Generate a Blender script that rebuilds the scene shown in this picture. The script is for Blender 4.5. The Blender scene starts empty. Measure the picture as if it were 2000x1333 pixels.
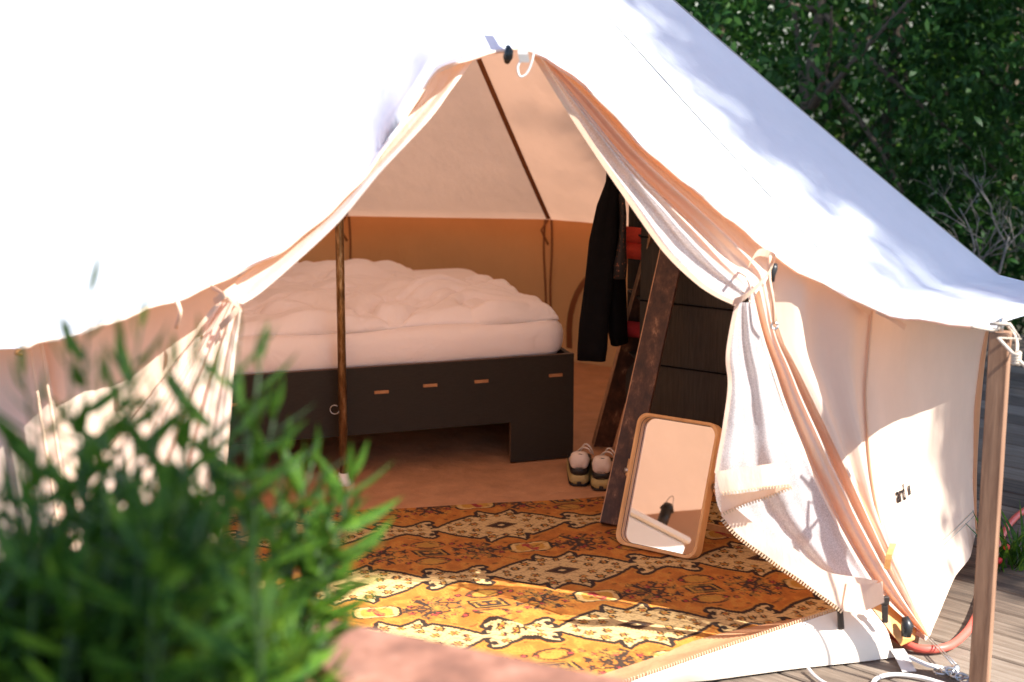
import bpy, math, random
import numpy as np
from mathutils import Vector, Matrix, noise

R = math.radians
rng = random.Random(7)
nrng = np.random.default_rng(7)
scene = bpy.context.scene

# ------------------------------------------------------------------ camera, sky, sun, exposure
CAM_H, PITCH, FPX = 1.55, R(12), 2778.0
cam_d = bpy.data.cameras.new('camera'); cam = bpy.data.objects.new('camera', cam_d)
scene.collection.objects.link(cam)
cam.location = (0, 0, CAM_H); cam.rotation_euler = (R(90) - PITCH, 0, 0)
cam_d.sensor_width = 36; cam_d.lens = 50; cam_d.clip_start = .05; cam_d.clip_end = 400
cam_d.dof.use_dof = True; cam_d.dof.focus_distance = 4.25; cam_d.dof.aperture_fstop = 2.8
scene.camera = cam

SUN_AZ, SUN_EL = R(54), R(47)       # azimuth: to the right of straight behind the camera
sdir = Vector((math.sin(SUN_AZ)*math.cos(SUN_EL), -math.cos(SUN_AZ)*math.cos(SUN_EL), math.sin(SUN_EL)))
world = bpy.data.worlds.new('World'); scene.world = world; world.use_nodes = True
wn = world.node_tree.nodes; wl = world.node_tree.links
sky = wn.new('ShaderNodeTexSky'); sky.sky_type = 'NISHITA'; sky.sun_disc = False; sky.ozone_density = 3.0
sky.sun_elevation = SUN_EL; sky.sun_rotation = math.atan2(sdir.x, sdir.y)
bg = wn['Background']; bg.inputs['Strength'].default_value = .11
wl.new(sky.outputs[0], bg.inputs['Color'])
sun_d = bpy.data.lights.new('sun', 'SUN'); sun_d.energy = 5.0; sun_d.angle = R(.53); sun_d.color = (1, .955, .89)
sun = bpy.data.objects.new('sun', sun_d); scene.collection.objects.link(sun)
sun.rotation_euler = sdir.to_track_quat('Z', 'Y').to_euler()
scene.view_settings.view_transform = 'Standard'; scene.view_settings.look = 'None'
scene.view_settings.exposure = 1.6; scene.view_settings.gamma = 1
scene.view_settings.use_curve_mapping = False
scene.cycles.max_bounces = 10; scene.cycles.diffuse_bounces = 6; scene.cycles.transmission_bounces = 6
scene.cycles.transparent_max_bounces = 16
scene.cycles.sample_clamp_indirect = 8

# ------------------------------------------------------------------ helpers
cp, sp = math.cos(PITCH), math.sin(PITCH)
def ray(px, py):
    a = (px-1000)/FPX; b = (666.5-py)/FPX
    return Vector((a, cp+b*sp, -sp+b*cp))
def at(px, py, Y):                     # photo position + distance -> a point in the place
    d = ray(px, py); return Vector((0, 0, CAM_H)) + d*(Y/d.y)
def gr(px, py, z=0.0):                 # photo position on a level plane
    d = ray(px, py); return Vector((0, 0, CAM_H)) + d*((z-CAM_H)/d.z)

ORG = {}
def origin(o):
    return ORG.get(o.name, Vector((0, 0, 0))) if o else Vector((0, 0, 0))
def tag(o, label=None, cat=None, group=None, kind=None):
    if label: o['label'] = label
    if cat: o['category'] = cat
    if group: o['group'] = group
    if kind: o['kind'] = kind
    return o
def thing(name, label, cat, loc=(0, 0, 0), group=None):
    o = bpy.data.objects.new(name, None); scene.collection.objects.link(o)
    o.location = loc; o.empty_display_size = .1; ORG[o.name] = Vector(loc)
    return tag(o, label, cat, group)
def obj(name, me, mat=None, parent=None, smooth=True):
    o = bpy.data.objects.new(name, me); scene.collection.objects.link(o)
    if mat is not None:
        for m in (mat if isinstance(mat, (list, tuple)) else [mat]): me.materials.append(m)
    if parent: o.parent = parent
    ORG[o.name] = origin(parent)
    if smooth and me.polygons: me.polygons.foreach_set('use_smooth', [True]*len(me.polygons))
    return o
def mk(name, verts, faces, mat, parent=None, smooth=True, midx=None):
    og = origin(parent)
    me = bpy.data.meshes.new(name)
    me.from_pydata([tuple(Vector(v)-og) for v in verts], [], faces); me.update()
    o = obj(name, me, mat, parent, smooth)
    if midx: me.polygons.foreach_set('material_index', midx)
    return o
def np_mesh(name, V, Fq, mat, parent=None, smooth=True, k=4):
    og = origin(parent); V = np.asarray(V, dtype=np.float32) - np.array(og, dtype=np.float32)
    me = bpy.data.meshes.new(name); n = len(Fq)
    me.vertices.add(len(V)); me.vertices.foreach_set('co', V.ravel())
    me.loops.add(n*k); me.loops.foreach_set('vertex_index', np.asarray(Fq, dtype=np.int32).ravel())
    me.polygons.add(n); me.polygons.foreach_set('loop_start', np.arange(n, dtype=np.int32)*k)
    me.update(calc_edges=True)
    return obj(name, me, mat, parent, smooth)
def gridf(nu, nv, wrap=False):
    F = []
    for i in range(nu if wrap else nu-1):
        for j in range(nv-1):
            a = i*nv+j; b = ((i+1) % nu)*nv+j
            F.append((a, b, b+1, a+1))
    return F
def cr(pts, n):                        # Catmull-Rom resample by chord length
    P = [Vector(p) for p in pts]
    if len(P) == 2: return [P[0].lerp(P[1], i/(n-1)) for i in range(n)]
    L = [0]
    for a, b in zip(P, P[1:]): L.append(L[-1]+max((b-a).length, 1e-6))
    out = []
    for i in range(n):
        s = L[-1]*i/(n-1); k = 0
        while k < len(P)-2 and s > L[k+1]: k += 1
        t = (s-L[k])/(L[k+1]-L[k])
        p1, p2 = P[k], P[k+1]
        p0 = P[k-1] if k else p1*2-p2
        p3 = P[k+2] if k+2 < len(P) else p2*2-p1
        out.append(.5*((2*p1)+(p2-p0)*t+(2*p0-5*p1+4*p2-p3)*t*t+(3*p1-p0-3*p2+p3)*t**3))
    return out
def tube_geo(path, rad, seg=8, V=None, F=None):
    V = [] if V is None else V; F = [] if F is None else F
    P = [Vector(p) for p in path]; n = len(P); base = len(V)
    up = Vector((0, 0, 1))
    for i, p in enumerate(P):
        t = (P[min(i+1, n-1)]-P[max(i-1, 0)]).normalized()
        if abs(t.dot(up)) > .95: up = Vector((1, 0, 0)) if abs(t.x) < .9 else Vector((0, 1, 0))
        s = t.cross(up).normalized(); u = s.cross(t).normalized(); up = u
        r = rad[i] if isinstance(rad, (list, tuple)) else rad
        for k in range(seg):
            a = 2*math.pi*k/seg; V.append(p+s*(r*math.cos(a))+u*(r*math.sin(a)))
    for i in range(n-1):
        for k in range(seg):
            a = base+i*seg+k; b = base+i*seg+(k+1) % seg
            F.append((a, b, b+seg, a+seg))
    F.append(tuple(base+k for k in reversed(range(seg)))); F.append(tuple(base+(n-1)*seg+k for k in range(seg)))
    return V, F
def tube(name, path, rad, mat, parent=None, seg=8):
    V, F = tube_geo(path, rad, seg); return mk(name, V, F, mat, parent)
def ribbon(name, path, width_dir, w, thick_dir, th, mat, parent=None):
    V, F = [], []; n = len(path)
    for i, p in enumerate(path):
        p = Vector(p)
        wd = width_dir[i] if isinstance(width_dir, list) else width_dir
        td = thick_dir[i] if isinstance(thick_dir, list) else thick_dir
        wd = Vector(wd).normalized()*w/2; td = Vector(td).normalized()*th
        V += [p-wd, p+wd, p+wd+td, p-wd+td]
    for i in range(n-1):
        for k in range(4):
            a = i*4+k; b = i*4+(k+1) % 4; F.append((a, b, b+4, a+4))
    F += [(3, 2, 1, 0), tuple((n-1)*4+k for k in range(4))]
    return mk(name, V, F, mat, parent, smooth=False)
def box_geo(o, ax, ay, az, V=None, F=None, bev=0.0):
    """box from corner o with edge vectors; bevelled edges via chamfered 24-vert hull when bev>0"""
    V = [] if V is None else V; F = [] if F is None else F; b = len(V)
    o, ax, ay, az = Vector(o), Vector(ax), Vector(ay), Vector(az)
    if bev <= 0:
        for k in (0, 1):
            for (i, j) in ((0, 0), (1, 0), (1, 1), (0, 1)): V.append(o+ax*i+ay*j+az*k)
        F += [(b+3, b+2, b+1, b), (b+4, b+5, b+6, b+7)]
        for i in range(4):
            j = (i+1) % 4; F.append((b+i, b+j, b+j+4, b+i+4))
        return V, F
    L = [ax.length, ay.length, az.length]; f = [bev/l for l in L]
    idx = {}
    for c in [(i, j, k) for i in (0, 1) for j in (0, 1) for k in (0, 1)]:
        for d in range(3):
            t = [abs(c[m]-f[m]) if m != d else c[m] for m in range(3)]
            idx[(c, d)] = len(V); V.append(o+ax*t[0]+ay*t[1]+az*t[2])
    for d in range(3):
        e, g = (d+1) % 3, (d+2) % 3
        for s in (0, 1):
            q = []
            for (a2, b2) in ((0, 0), (1, 0), (1, 1), (0, 1)):
                c = [0, 0, 0]; c[d] = s; c[e] = a2; c[g] = b2; q.append(idx[(tuple(c), d)])
            F.append(tuple(q if s else q[::-1]))
    for d in range(3):
        e, g = (d+1) % 3, (d+2) % 3
        for a2 in (0, 1):
            for b2 in (0, 1):
                c0 = [0, 0, 0]; c0[e] = a2; c0[g] = b2; c1 = list(c0); c1[d] = 1
                c0, c1 = tuple(c0), tuple(c1)
                q = (idx[(c0, e)], idx[(c1, e)], idx[(c1, g)], idx[(c0, g)])
                F.append(q if a2 == b2 else q[::-1])
    for c in [(i, j, k) for i in (0, 1) for j in (0, 1) for k in (0, 1)]:
        q = (idx[(c, 0)], idx[(c, 1)], idx[(c, 2)])
        F.append(q if sum(c) % 2 else q[::-1])
    return V, F
def box(name, o, ax, ay, az, mat, parent=None, bev=0.0):
    V, F = box_geo(o, ax, ay, az, bev=bev); return mk(name, V, F, mat, parent, smooth=False)
def nz(p, s=1.0, o=0.0):
    return noise.noise(Vector((p[0]*s+o, p[1]*s+o*.7, p[2]*s-o)))

# ------------------------------------------------------------------ materials
def nodes(name):
    m = bpy.data.materials.new(name); m.use_nodes = True
    nt = m.node_tree; b = nt.nodes['Principled BSDF']
    return m, nt.nodes, nt.links, b
def ramp(n, l, fac, stops):
    r = n.new('ShaderNodeValToRGB'); e = r.color_ramp.elements
    while len(e) < len(stops): e.new(.5)
    for el, (p, c) in zip(e, stops): el.position = p; el.color = (*c, 1)
    l.new(fac, r.inputs[0]); return r.outputs[0]
def coords(n, l, scale=(1, 1, 1), rot=(0, 0, 0)):
    tc = n.new('ShaderNodeTexCoord'); mp = n.new('ShaderNodeMapping')
    mp.inputs['Scale'].default_value = scale; mp.inputs['Rotation'].default_value = rot
    l.new(tc.outputs['Object'], mp.inputs[0]); return mp.outputs[0]
def tex(n, l, vec, scale, detail=5, rough=.6):
    t = n.new('ShaderNodeTexNoise'); t.inputs['Scale'].default_value = scale
    t.inputs['Detail'].default_value = detail; t.inputs['Roughness'].default_value = rough
    if vec is not None: l.new(vec, t.inputs['Vector'])
    return t.outputs[0]
def bump(n, l, h, strength, dist=.01):
    b = n.new('ShaderNodeBump'); b.inputs['Strength'].default_value = strength; b.inputs['Distance'].default_value = dist
    l.new(h, b.inputs['Height']); return b.outputs[0]
def plain(name, c, rough=.6, metal=0.0, var=.15, scale=30, bmp=.0, spec=.5):
    m, n, l, b = nodes(name); v = coords(n, l)
    t = tex(n, l, v, scale)
    l.new(ramp(n, l, t, [(.25, [x*(1-var) for x in c]), (.75, [min(1, x*(1+var)) for x in c])]), b.inputs['Base Color'])
    b.inputs['Roughness'].default_value = rough; b.inputs['Metallic'].default_value = metal
    b.inputs['Specular IOR Level'].default_value = spec
    if bmp: l.new(bump(n, l, t, bmp), b.inputs['Normal'])
    return m
def cloth(name, c, trans, tw, var=.06, weave=900, wr=.25, wrs=6.0, alpha=0.0, alpha_var=0.0):
    """woven cotton: diffuse + light let through; alpha is the open share of a net"""
    m = bpy.data.materials.new(name); m.use_nodes = True; n = m.node_tree.nodes; l = m.node_tree.links; n.clear()
    out = n.new('ShaderNodeOutputMaterial'); v = coords(n, l)
    t = tex(n, l, v, 2.2, 6, .65); fine = tex(n, l, v, weave, 2)
    wv = tex(n, l, coords(n, l, (1, 1, .35)), wrs, 4)
    col = ramp(n, l, t, [(.3, [x*(1-var) for x in c]), (.7, [min(1, x*(1+var)) for x in c])])
    d = n.new('ShaderNodeBsdfDiffuse'); tr = n.new('ShaderNodeBsdfTranslucent')
    l.new(col, d.inputs[0])
    tcol = ramp(n, l, t, [(.3, [x*(1-var) for x in trans]), (.7, [min(1, x*(1+var)) for x in trans])]); l.new(tcol, tr.inputs[0])
    b1 = bump(n, l, wv, wr, .02); b2 = n.new('ShaderNodeBump'); b2.inputs['Strength'].default_value = .12; b2.inputs['Distance'].default_value = .001
    l.new(fine, b2.inputs['Height']); l.new(b1, b2.inputs['Normal'])
    l.new(b2.outputs[0], d.inputs['Normal']); l.new(b2.outputs[0], tr.inputs['Normal'])
    mx = n.new('ShaderNodeMixShader'); mx.inputs[0].default_value = tw
    l.new(d.outputs[0], mx.inputs[1]); l.new(tr.outputs[0], mx.inputs[2])
    last = mx.outputs[0]
    if alpha:
        tp = n.new('ShaderNodeBsdfTransparent'); m2 = n.new('ShaderNodeMixShader')
        r = ramp(n, l, tex(n, l, v, 420, 1), [(.35, [max(0, alpha-alpha_var)]*3), (.65, [min(1, alpha+alpha_var)]*3)])
        l.new(r, m2.inputs[0]); l.new(last, m2.inputs[1]); l.new(tp.outputs[0], m2.inputs[2]); last = m2.outputs[0]
    l.new(last, out.inputs[0]); return m

M = {}
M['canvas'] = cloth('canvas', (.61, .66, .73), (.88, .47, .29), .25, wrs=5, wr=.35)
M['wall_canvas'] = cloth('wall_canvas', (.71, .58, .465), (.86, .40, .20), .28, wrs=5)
M['shaded_wall'] = cloth('shaded_wall_canvas', (.64, .33, .145), (.88, .36, .12), .42, wrs=7, wr=.5)  # same canvas as the other walls, with the interior shade put into its colour
M['flap'] = cloth('flap_cotton', (.78, .67, .56), (.92, .48, .22), .36, wr=.35, wrs=14)
M['net'] = cloth('insect_net', (.78, .75, .75), (.86, .82, .82), .50, alpha=.27, alpha_var=.15, wr=.2, wrs=20)
M['band'] = cloth('hem_cotton', (.70, .55, .44), (.88, .55, .32), .35, wrs=25)
M['tape'] = cloth('seam_tape', (.30, .13, .06), (.4, .15, .06), .2)  # brown of the backlit seams is put into the tape colour
M['tape_light'] = cloth('tie_tape', (.74, .55, .40), (.8, .45, .25), .3)
M['rope'] = plain('rope', (.48, .40, .32), .9, bmp=.4, scale=300)
M['rope_dark'] = plain('thin_cord', (.30, .28, .24), .9, scale=200)
M['zip'] = plain('zip_teeth', (.55, .38, .24), .5, scale=200)
M['zip_metal'] = plain('zip_pull', (.06, .05, .045), .35, .7)
M['black'] = plain('black_plastic', (.012, .012, .012), .4)
M['pvc'] = plain('groundsheet_lip', (.66, .56, .46), .55, var=.10, scale=5, bmp=.1)
M['floor'] = plain('groundsheet', (.52, .27, .14), .5, var=.22, scale=9, bmp=1.0)
M['pvc_orange'] = plain('pvc_corner', (.55, .26, .08), .5, var=.1)
M['steel'] = plain('steel', (.5, .5, .5), .35, 1.0, scale=60)
M['hose'] = plain('red_hose', (.62, .10, .07), .45, var=.1)
M['cable'] = plain('white_cable', (.58, .55, .52), .5, var=.05)
M['print'] = plain('grey_print', (.035, .03, .027), .9, spec=.1)
M['print_faint'] = plain('faint_print', (.22, .20, .18), .8)

# pole: worn brass-coloured lacquer
m, n, l, b = nodes('worn_brass'); v = coords(n, l, (1, 1, .25)); t = tex(n, l, v, 60, 8, .7)
l.new(ramp(n, l, t, [(.30, (.08, .045, .018)), (.5, (.26, .16, .07)), (.66, (.52, .38, .21)), (.8, (.15, .08, .035))]), b.inputs['Base Color'])
b.inputs['Metallic'].default_value = .75; b.inputs['Roughness'].default_value = .38; l.new(bump(n, l, t, .2, .003), b.inputs['Normal']); M['brass'] = m
# woods
def wood(name, dark, light, rot=(0, 0, 0), rough=.7, grain=(2, 40, 40), sc=2.0, bm=.3):
    m, n, l, b = nodes(name); v = coords(n, l, grain, rot); t = tex(n, l, v, sc, 8, .65); t2 = tex(n, l, coords(n, l), 3.0, 4)
    mxx = n.new('ShaderNodeMath'); mxx.operation = 'MULTIPLY_ADD'; mxx.inputs[1].default_value = .35; l.new(t2, mxx.inputs[0]); l.new(t, mxx.inputs[2])
    l.new(ramp(n, l, mxx.outputs[0], [(.42, dark), (.62, [(a+c)/2 for a, c in zip(dark, light)]), (.85, light)]), b.inputs['Base Color'])
    b.inputs['Roughness'].default_value = rough; l.new(bump(n, l, t, bm, .004), b.inputs['Normal']); return m
M['post_wood'] = wood('post_wood', (.12, .052, .026), (.30, .165, .095), grain=(40, 40, 2.5), sc=1.6)
M['mirror_wood'] = wood('bent_oak', (.46, .23, .08), (.74, .45, .20), grain=(9, 9, 1.5), rough=.45, bm=.08)
M['dowel'] = wood('tenon_wood', (.28, .11, .04), (.5, .25, .10), rough=.6)
DECK_ROT = R(-42)
# weathered deck, each plank with its own tone
m, n, l, b = nodes('weathered_deck'); v = coords(n, l, (1.2, 30, 1)); t = tex(n, l, v, 2.2, 9, .7)
oi = n.new('ShaderNodeObjectInfo'); mm = n.new('ShaderNodeMath'); mm.operation = 'MULTIPLY_ADD'; mm.inputs[1].default_value = .30
l.new(oi.outputs['Random'], mm.inputs[0]); l.new(t, mm.inputs[2])
blot = tex(n, l, coords(n, l, (1, 3, 1)), 4, 5)
m3 = n.new('ShaderNodeMath'); m3.operation = 'MULTIPLY_ADD'; m3.inputs[1].default_value = .35; l.new(blot, m3.inputs[0]); l.new(mm.outputs[0], m3.inputs[2])
l.new(ramp(n, l, m3.outputs[0], [(.5, (.022, .016, .012)), (.72, (.080, .056, .039)), (.9, (.145, .108, .078)), (1.0, (.19, .15, .115))]), b.inputs['Base Color'])
b.inputs['Roughness'].default_value = .75; l.new(bump(n, l, t, .6, .006), b.inputs['Normal']); M['deck'] = m
# trestle plank: brown paint worn through to the wood
m, n, l, b = nodes('worn_paint_wood'); v = coords(n, l, (2.6, 2.6, .7)); t = tex(n, l, v, 9, 9, .75)
col = ramp(n, l, t, [(.36, (.022, .012, .008)), (.52, (.060, .027, .016)), (.60, (.12, .058, .032)), (.69, (.38, .22, .12))])
l.new(col, b.inputs['Base Color']); b.inputs['Roughness'].default_value = .6; l.new(bump(n, l, t, .4, .004), b.inputs['Normal']); M['worn'] = m
M['worn_edge'] = plain('bare_plank_edge', (.42, .24, .13), .7, var=.3)
# bed board: dark film-faced plywood
m, n, l, b = nodes('dark_plywood'); v = coords(n, l, (6, 6, 60)); t = tex(n, l, v, 8, 6)
l.new(ramp(n, l, t, [(.3, (.020, .015, .010)), (.7, (.032, .025, .017))]), b.inputs['Base Color']); b.inputs['Roughness'].default_value = .6; b.inputs['Specular IOR Level'].default_value = .25
l.new(bump(n, l, t, .1, .002), b.inputs['Normal']); M['ply'] = m
M['ply_edge'] = plain('plywood_edge', (.13, .075, .045), .7, var=.35, scale=90)
# linen
def linen(name, c, tw=.12):
    m, n, l, b = nodes(name); v = coords(n, l); a = tex(n, l, v, 11, 5, .55); f = tex(n, l, v, 700, 2)
    wv = n.new('ShaderNodeTexNoise'); wv.inputs['Scale'].default_value = 9; wv.inputs['Detail'].default_value = 4; wv.inputs['Distortion'].default_value = 1.2; l.new(v, wv.inputs['Vector'])
    b.inputs['Base Color'].default_value = (*c, 1); b.inputs['Roughness'].default_value = .9
    b.inputs['Sheen Weight'].default_value = .15
    b1 = n.new('ShaderNodeBump'); b1.inputs['Strength'].default_value = .4; b1.inputs['Distance'].default_value = .02; l.new(wv.outputs[0], b1.inputs['Height'])
    b2 = n.new('ShaderNodeBump'); b2.inputs['Strength'].default_value = .1; b2.inputs['Distance'].default_value = .001; l.new(f, b2.inputs['Height']); l.new(b1.outputs[0], b2.inputs['Normal'])
    l.new(b2.outputs[0], b.inputs['Normal']); return m
M['sheet'] = linen('mattress_cotton', (.90, .83, .80)); M['duvet'] = linen('duvet_cotton', (.91, .85, .83))
M['jacket'] = plain('black_jacket', (.006, .006, .007), .95, scale=40, bmp=.3, spec=.08)
m, n, l, b = nodes('floral_dress'); v = coords(n, l); vo = n.new('ShaderNodeTexVoronoi'); vo.inputs['Scale'].default_value = 85; l.new(v, vo.inputs['Vector'])
l.new(ramp(n, l, vo.outputs[0], [(.0, (.45, .18, .07)), (.18, (.16, .05, .03)), (.3, (.012, .010, .010))]), b.inputs['Base Color']); b.inputs['Roughness'].default_value = .8; M['floral'] = m
m, n, l, b = nodes('organiser_cloth'); v = coords(n, l, (60, 60, 3)); t = tex(n, l, v, 3, 5)
l.new(ramp(n, l, t, [(.3, (.028, .024, .018)), (.7, (.048, .041, .031))]), b.inputs['Base Color']); b.inputs['Roughness'].default_value = .85; l.new(bump(n, l, t, .3, .004), b.inputs['Normal']); M['organiser'] = m
M['red'] = plain('red_towel', (.88, .085, .045), .95, var=.15, scale=250, bmp=.5)
M['darkred'] = plain('crimson_cloth', (.30, .015, .02), .9, scale=200, bmp=.4)
m, n, l, b = nodes('mirror_glass'); b.inputs['Base Color'].default_value = (.9, .9, .88, 1); b.inputs['Metallic'].default_value = 1; b.inputs['Roughness'].default_value = .01
l.new(bump(n, l, tex(n, l, coords(n, l), 2, 1), .002, .001), b.inputs['Normal']); M['mirror'] = m
M['shoe_white'] = plain('shoe_white', (.72, .62, .52), .6, var=.08); M['shoe_black'] = plain('shoe_black', (.012, .011, .010), .5, scale=80)
M['shoe_sole'] = plain('shoe_sole', (.42, .33, .13), .6, var=.2, scale=40); M['lace'] = plain('lace', (.68, .62, .54), .9)
M['white_box'] = plain('white_lacquer', (.82, .79, .75), .4, var=.02)
# corten
m, n, l, b = nodes('rusty_steel'); v = coords(n, l); t = tex(n, l, v, 14, 9, .7)
l.new(ramp(n, l, t, [(.3, (.13, .058, .036)), (.5, (.25, .11, .068)), (.7, (.39, .195, .13))]), b.inputs['Base Color']); b.inputs['Roughness'].default_value = .55; b.inputs['Metallic'].default_value = .15
l.new(bump(n, l, t, .25, .003), b.inputs['Normal']); M['rust'] = m
M['soil'] = plain('soil', (.035, .024, .016), .95, var=.5, scale=60, bmp=.8)
M['grass_ground'] = plain('leaf_litter', (.035, .035, .015), .95, var=.6, scale=25, bmp=.8)
def leafm(name, c1, c2, c3, tw=.3, sc=3.0, gloss=.5):
    m, n, l, b = nodes(name); v = coords(n, l); t = tex(n, l, v, sc, 4, .7)
    col = ramp(n, l, t, [(.3, c1), (.5, c2), (.7, c3)]); l.new(col, b.inputs['Base Color']); b.inputs['Roughness'].default_value = gloss; b.inputs['Specular IOR Level'].default_value = .2
    tr = n.new('ShaderNodeBsdfTranslucent'); mx = n.new('ShaderNodeMixShader'); mx.inputs[0].default_value = tw
    hs = n.new('ShaderNodeHueSaturation'); hs.inputs['Value'].default_value = 1.8; hs.inputs['Hue'].default_value = .485; l.new(col, hs.inputs['Color']); l.new(hs.outputs[0], tr.inputs[0])
    l.new(b.outputs[0], mx.inputs[1]); l.new(tr.outputs[0], mx.inputs[2]); l.new(mx.outputs[0], n['Material Output'].inputs[0]); return m
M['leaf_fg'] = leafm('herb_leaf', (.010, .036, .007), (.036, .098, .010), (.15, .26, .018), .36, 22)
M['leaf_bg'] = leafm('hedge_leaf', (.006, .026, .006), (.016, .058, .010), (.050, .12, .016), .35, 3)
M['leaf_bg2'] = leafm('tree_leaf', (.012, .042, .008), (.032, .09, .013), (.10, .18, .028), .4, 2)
M['stem'] = plain('green_stem', (.05, .09, .03), .6); M['bark'] = plain('bark', (.09, .065, .045), .9, var=.4, scale=40, bmp=.6)
M['twig'] = plain('dry_twig', (.15, .13, .11), .9, var=.3); M['flower'] = plain('red_petal', (.6, .03, .03), .5)

# ------------------------------------------------------------------ ground and deck
g = mk('ground', [(-120, -120, -.3), (120, -120, -.3), (120, 120, -.3), (-120, 120, -.3)], [(0, 1, 2, 3)], M['grass_ground'], None, False)
tag(g, 'dark earth and leaf litter around the wooden deck', kind='structure')
deck = bpy.data.objects.new('deck', None); scene.collection.objects.link(deck); tag(deck, 'weathered timber deck under the tent', kind='structure')
PW, PGAP = .142, .007
du = Vector((math.cos(DECK_ROT), math.sin(DECK_ROT), 0)); dv = Vector((-du.y, du.x, 0)); d0 = gr(1900, 1246)
V, F = box_geo((-5.5, -PW/2, -.032), (11, 0, 0), (0, PW, 0), (0, 0, .032), bev=.004)
pm = bpy.data.meshes.new('plank'); pm.from_pydata([tuple(v) for v in V], [], F); pm.update(); pm.materials.append(M['deck'])
pmv = []
for q in range(3):
    me = pm.copy(); co = np.zeros(len(me.vertices)*3); me.vertices.foreach_get('co', co); co = co.reshape(-1, 3); co[:, 0] += (q-1)*1.7; me.vertices.foreach_set('co', co.ravel()); pmv.append(me)
for k in range(-22, 27):
    o = bpy.data.objects.new('plank', pmv[k % 3]); scene.collection.objects.link(o); o.parent = deck
    c = d0 + dv*(k*(PW+PGAP))
    o.location = (c.x, c.y, rng.uniform(-.003, .0)); o.rotation_euler = (rng.uniform(-.004, .004), 0, DECK_ROT+rng.uniform(-.0015, .0015))

# ------------------------------------------------------------------ the bell tent
CX, CY, APZ = -.58, 4.86, 2.63
APEX = Vector((CX, CY, APZ))
tent = thing('bell_tent', 'large cream canvas bell tent with its door flaps tied open', 'tent', (CX, CY, 0))
def ring(deg, r, z): return Vector((CX+r*math.cos(R(deg)), CY+r*math.sin(R(deg)), z))
ANG = [-42+27.69*k for k in range(12)]
def inward(p): 
    d = Vector((CX, CY, 1.2))-p; return d.normalized()
# wall-top points at the seams
W = {k: ring(ANG[k], 2.1, .70) for k in range(12)}
W[0] = at(1692, 587, 3.52); W[1] = at(1950, 537, 4.33); W[2] = ring(ANG[2], 2.1, .76)
W[11] = at(82, 652, 2.93); W[10] = ring(ANG[10], 2.1, .84)
E = {k: ring(ANG[k], 2.33, W[k].z-.08) for k in range(12)}
E[0] = at(1945, 643, 3.19); E[1] = ring(ANG[1], 2.5, .76); E[11] = at(40, 680, 2.76); E[10] = ring(ANG[10], 2.36, .80)
def noise_disp(p, amp, s=2.5, o=0): return nz(p, s, o)*amp + nz(p, s*3, o+5)*amp*.35
def roof_strip(Wp, Ep, name, mat, sag=.045, nv1=22, nv2=5, seed=0, wr=.008):
    """loft apex -> wall-top curve -> eave curve"""
    n = len(Wp); V = []
    for i in range(n):
        u = i/(n-1)
        for j in range(nv1+nv2):
            if j <= nv1:
                s = j/nv1; p = APEX.lerp(Wp[i], .03+.97*s)
                p = p + Vector((0, 0, -1))*sag*4*s*(1-s)*.6 + inward(p)*(.035*4*u*(1-u)*s*(1.15-s))
            else:
                s = (j-nv1)/(nv2-1); p = Wp[i].lerp(Ep[i], s)
            dn = inward(p); p = p + dn*noise_disp(p, wr*(1 if 0 < i < n-1 else 0), 2.2, seed)
            V.append(p)
    return V, gridf(n, nv1+nv2)
for k in range(11):
    n = 15; Wp, Ep = [], []
    for i in range(n):
        u = i/(n-1); Wp.append(W[k].lerp(W[k+1], u)); e = E[k].lerp(E[k+1], u)
        mid = Wp[-1].lerp(e, .85 if k == 0 else .5); Ep.append(e.lerp(mid, (4*u*(1-u))**.8))
    V, F = roof_strip(Wp, Ep, 'roof_panel', None, nv1=40, seed=k)
    mk('roof_panel', V, F, M['canvas'], tent)
# front: the porch edge of the door
E_L = [(40, 680, 2.76, 82, 652, 2.93), (150, 650, 2.80, 165, 622, 2.94), (250, 617, 2.85, 262, 592, 2.97), (340, 585, 2.90, 350, 562, 2.99), (430, 548, 2.95, 438, 527, 3.0),
       (540, 492, 3.0, 545, 475, 3.04), (650, 408, 3.06, 652, 392, 3.09), (740, 305, 3.11, 741, 290, 3.14), (800, 215, 3.15, 801, 200, 3.18), (838, 152, 3.18, 840, 138, 3.21),
       (880, 127, 3.19, 882, 114, 3.22), (960, 103, 3.21, 961, 92, 3.24), (1010, 93, 3.22, 1010, 80, 3.26)]
E_R = [(1010, 93, 3.22, 1010, 80, 3.26), (1060, 110, 3.23, 1060, 97, 3.26), (1150, 174, 3.25, 1150, 160, 3.28), (1250, 279, 3.28, 1250, 264, 3.31), (1350, 366, 3.32, 1349, 350, 3.35), (1440, 438, 3.36, 1437, 420, 3.40),
       (1510, 498, 3.40, 1500, 474, 3.45), (1610, 555, 3.41, 1585, 522, 3.49), (1720, 608, 3.35, 1640, 555, 3.51), (1830, 630, 3.27, 1670, 575, 3.52), (1945, 643, 3.19, 1692, 587, 3.52)]
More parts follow.
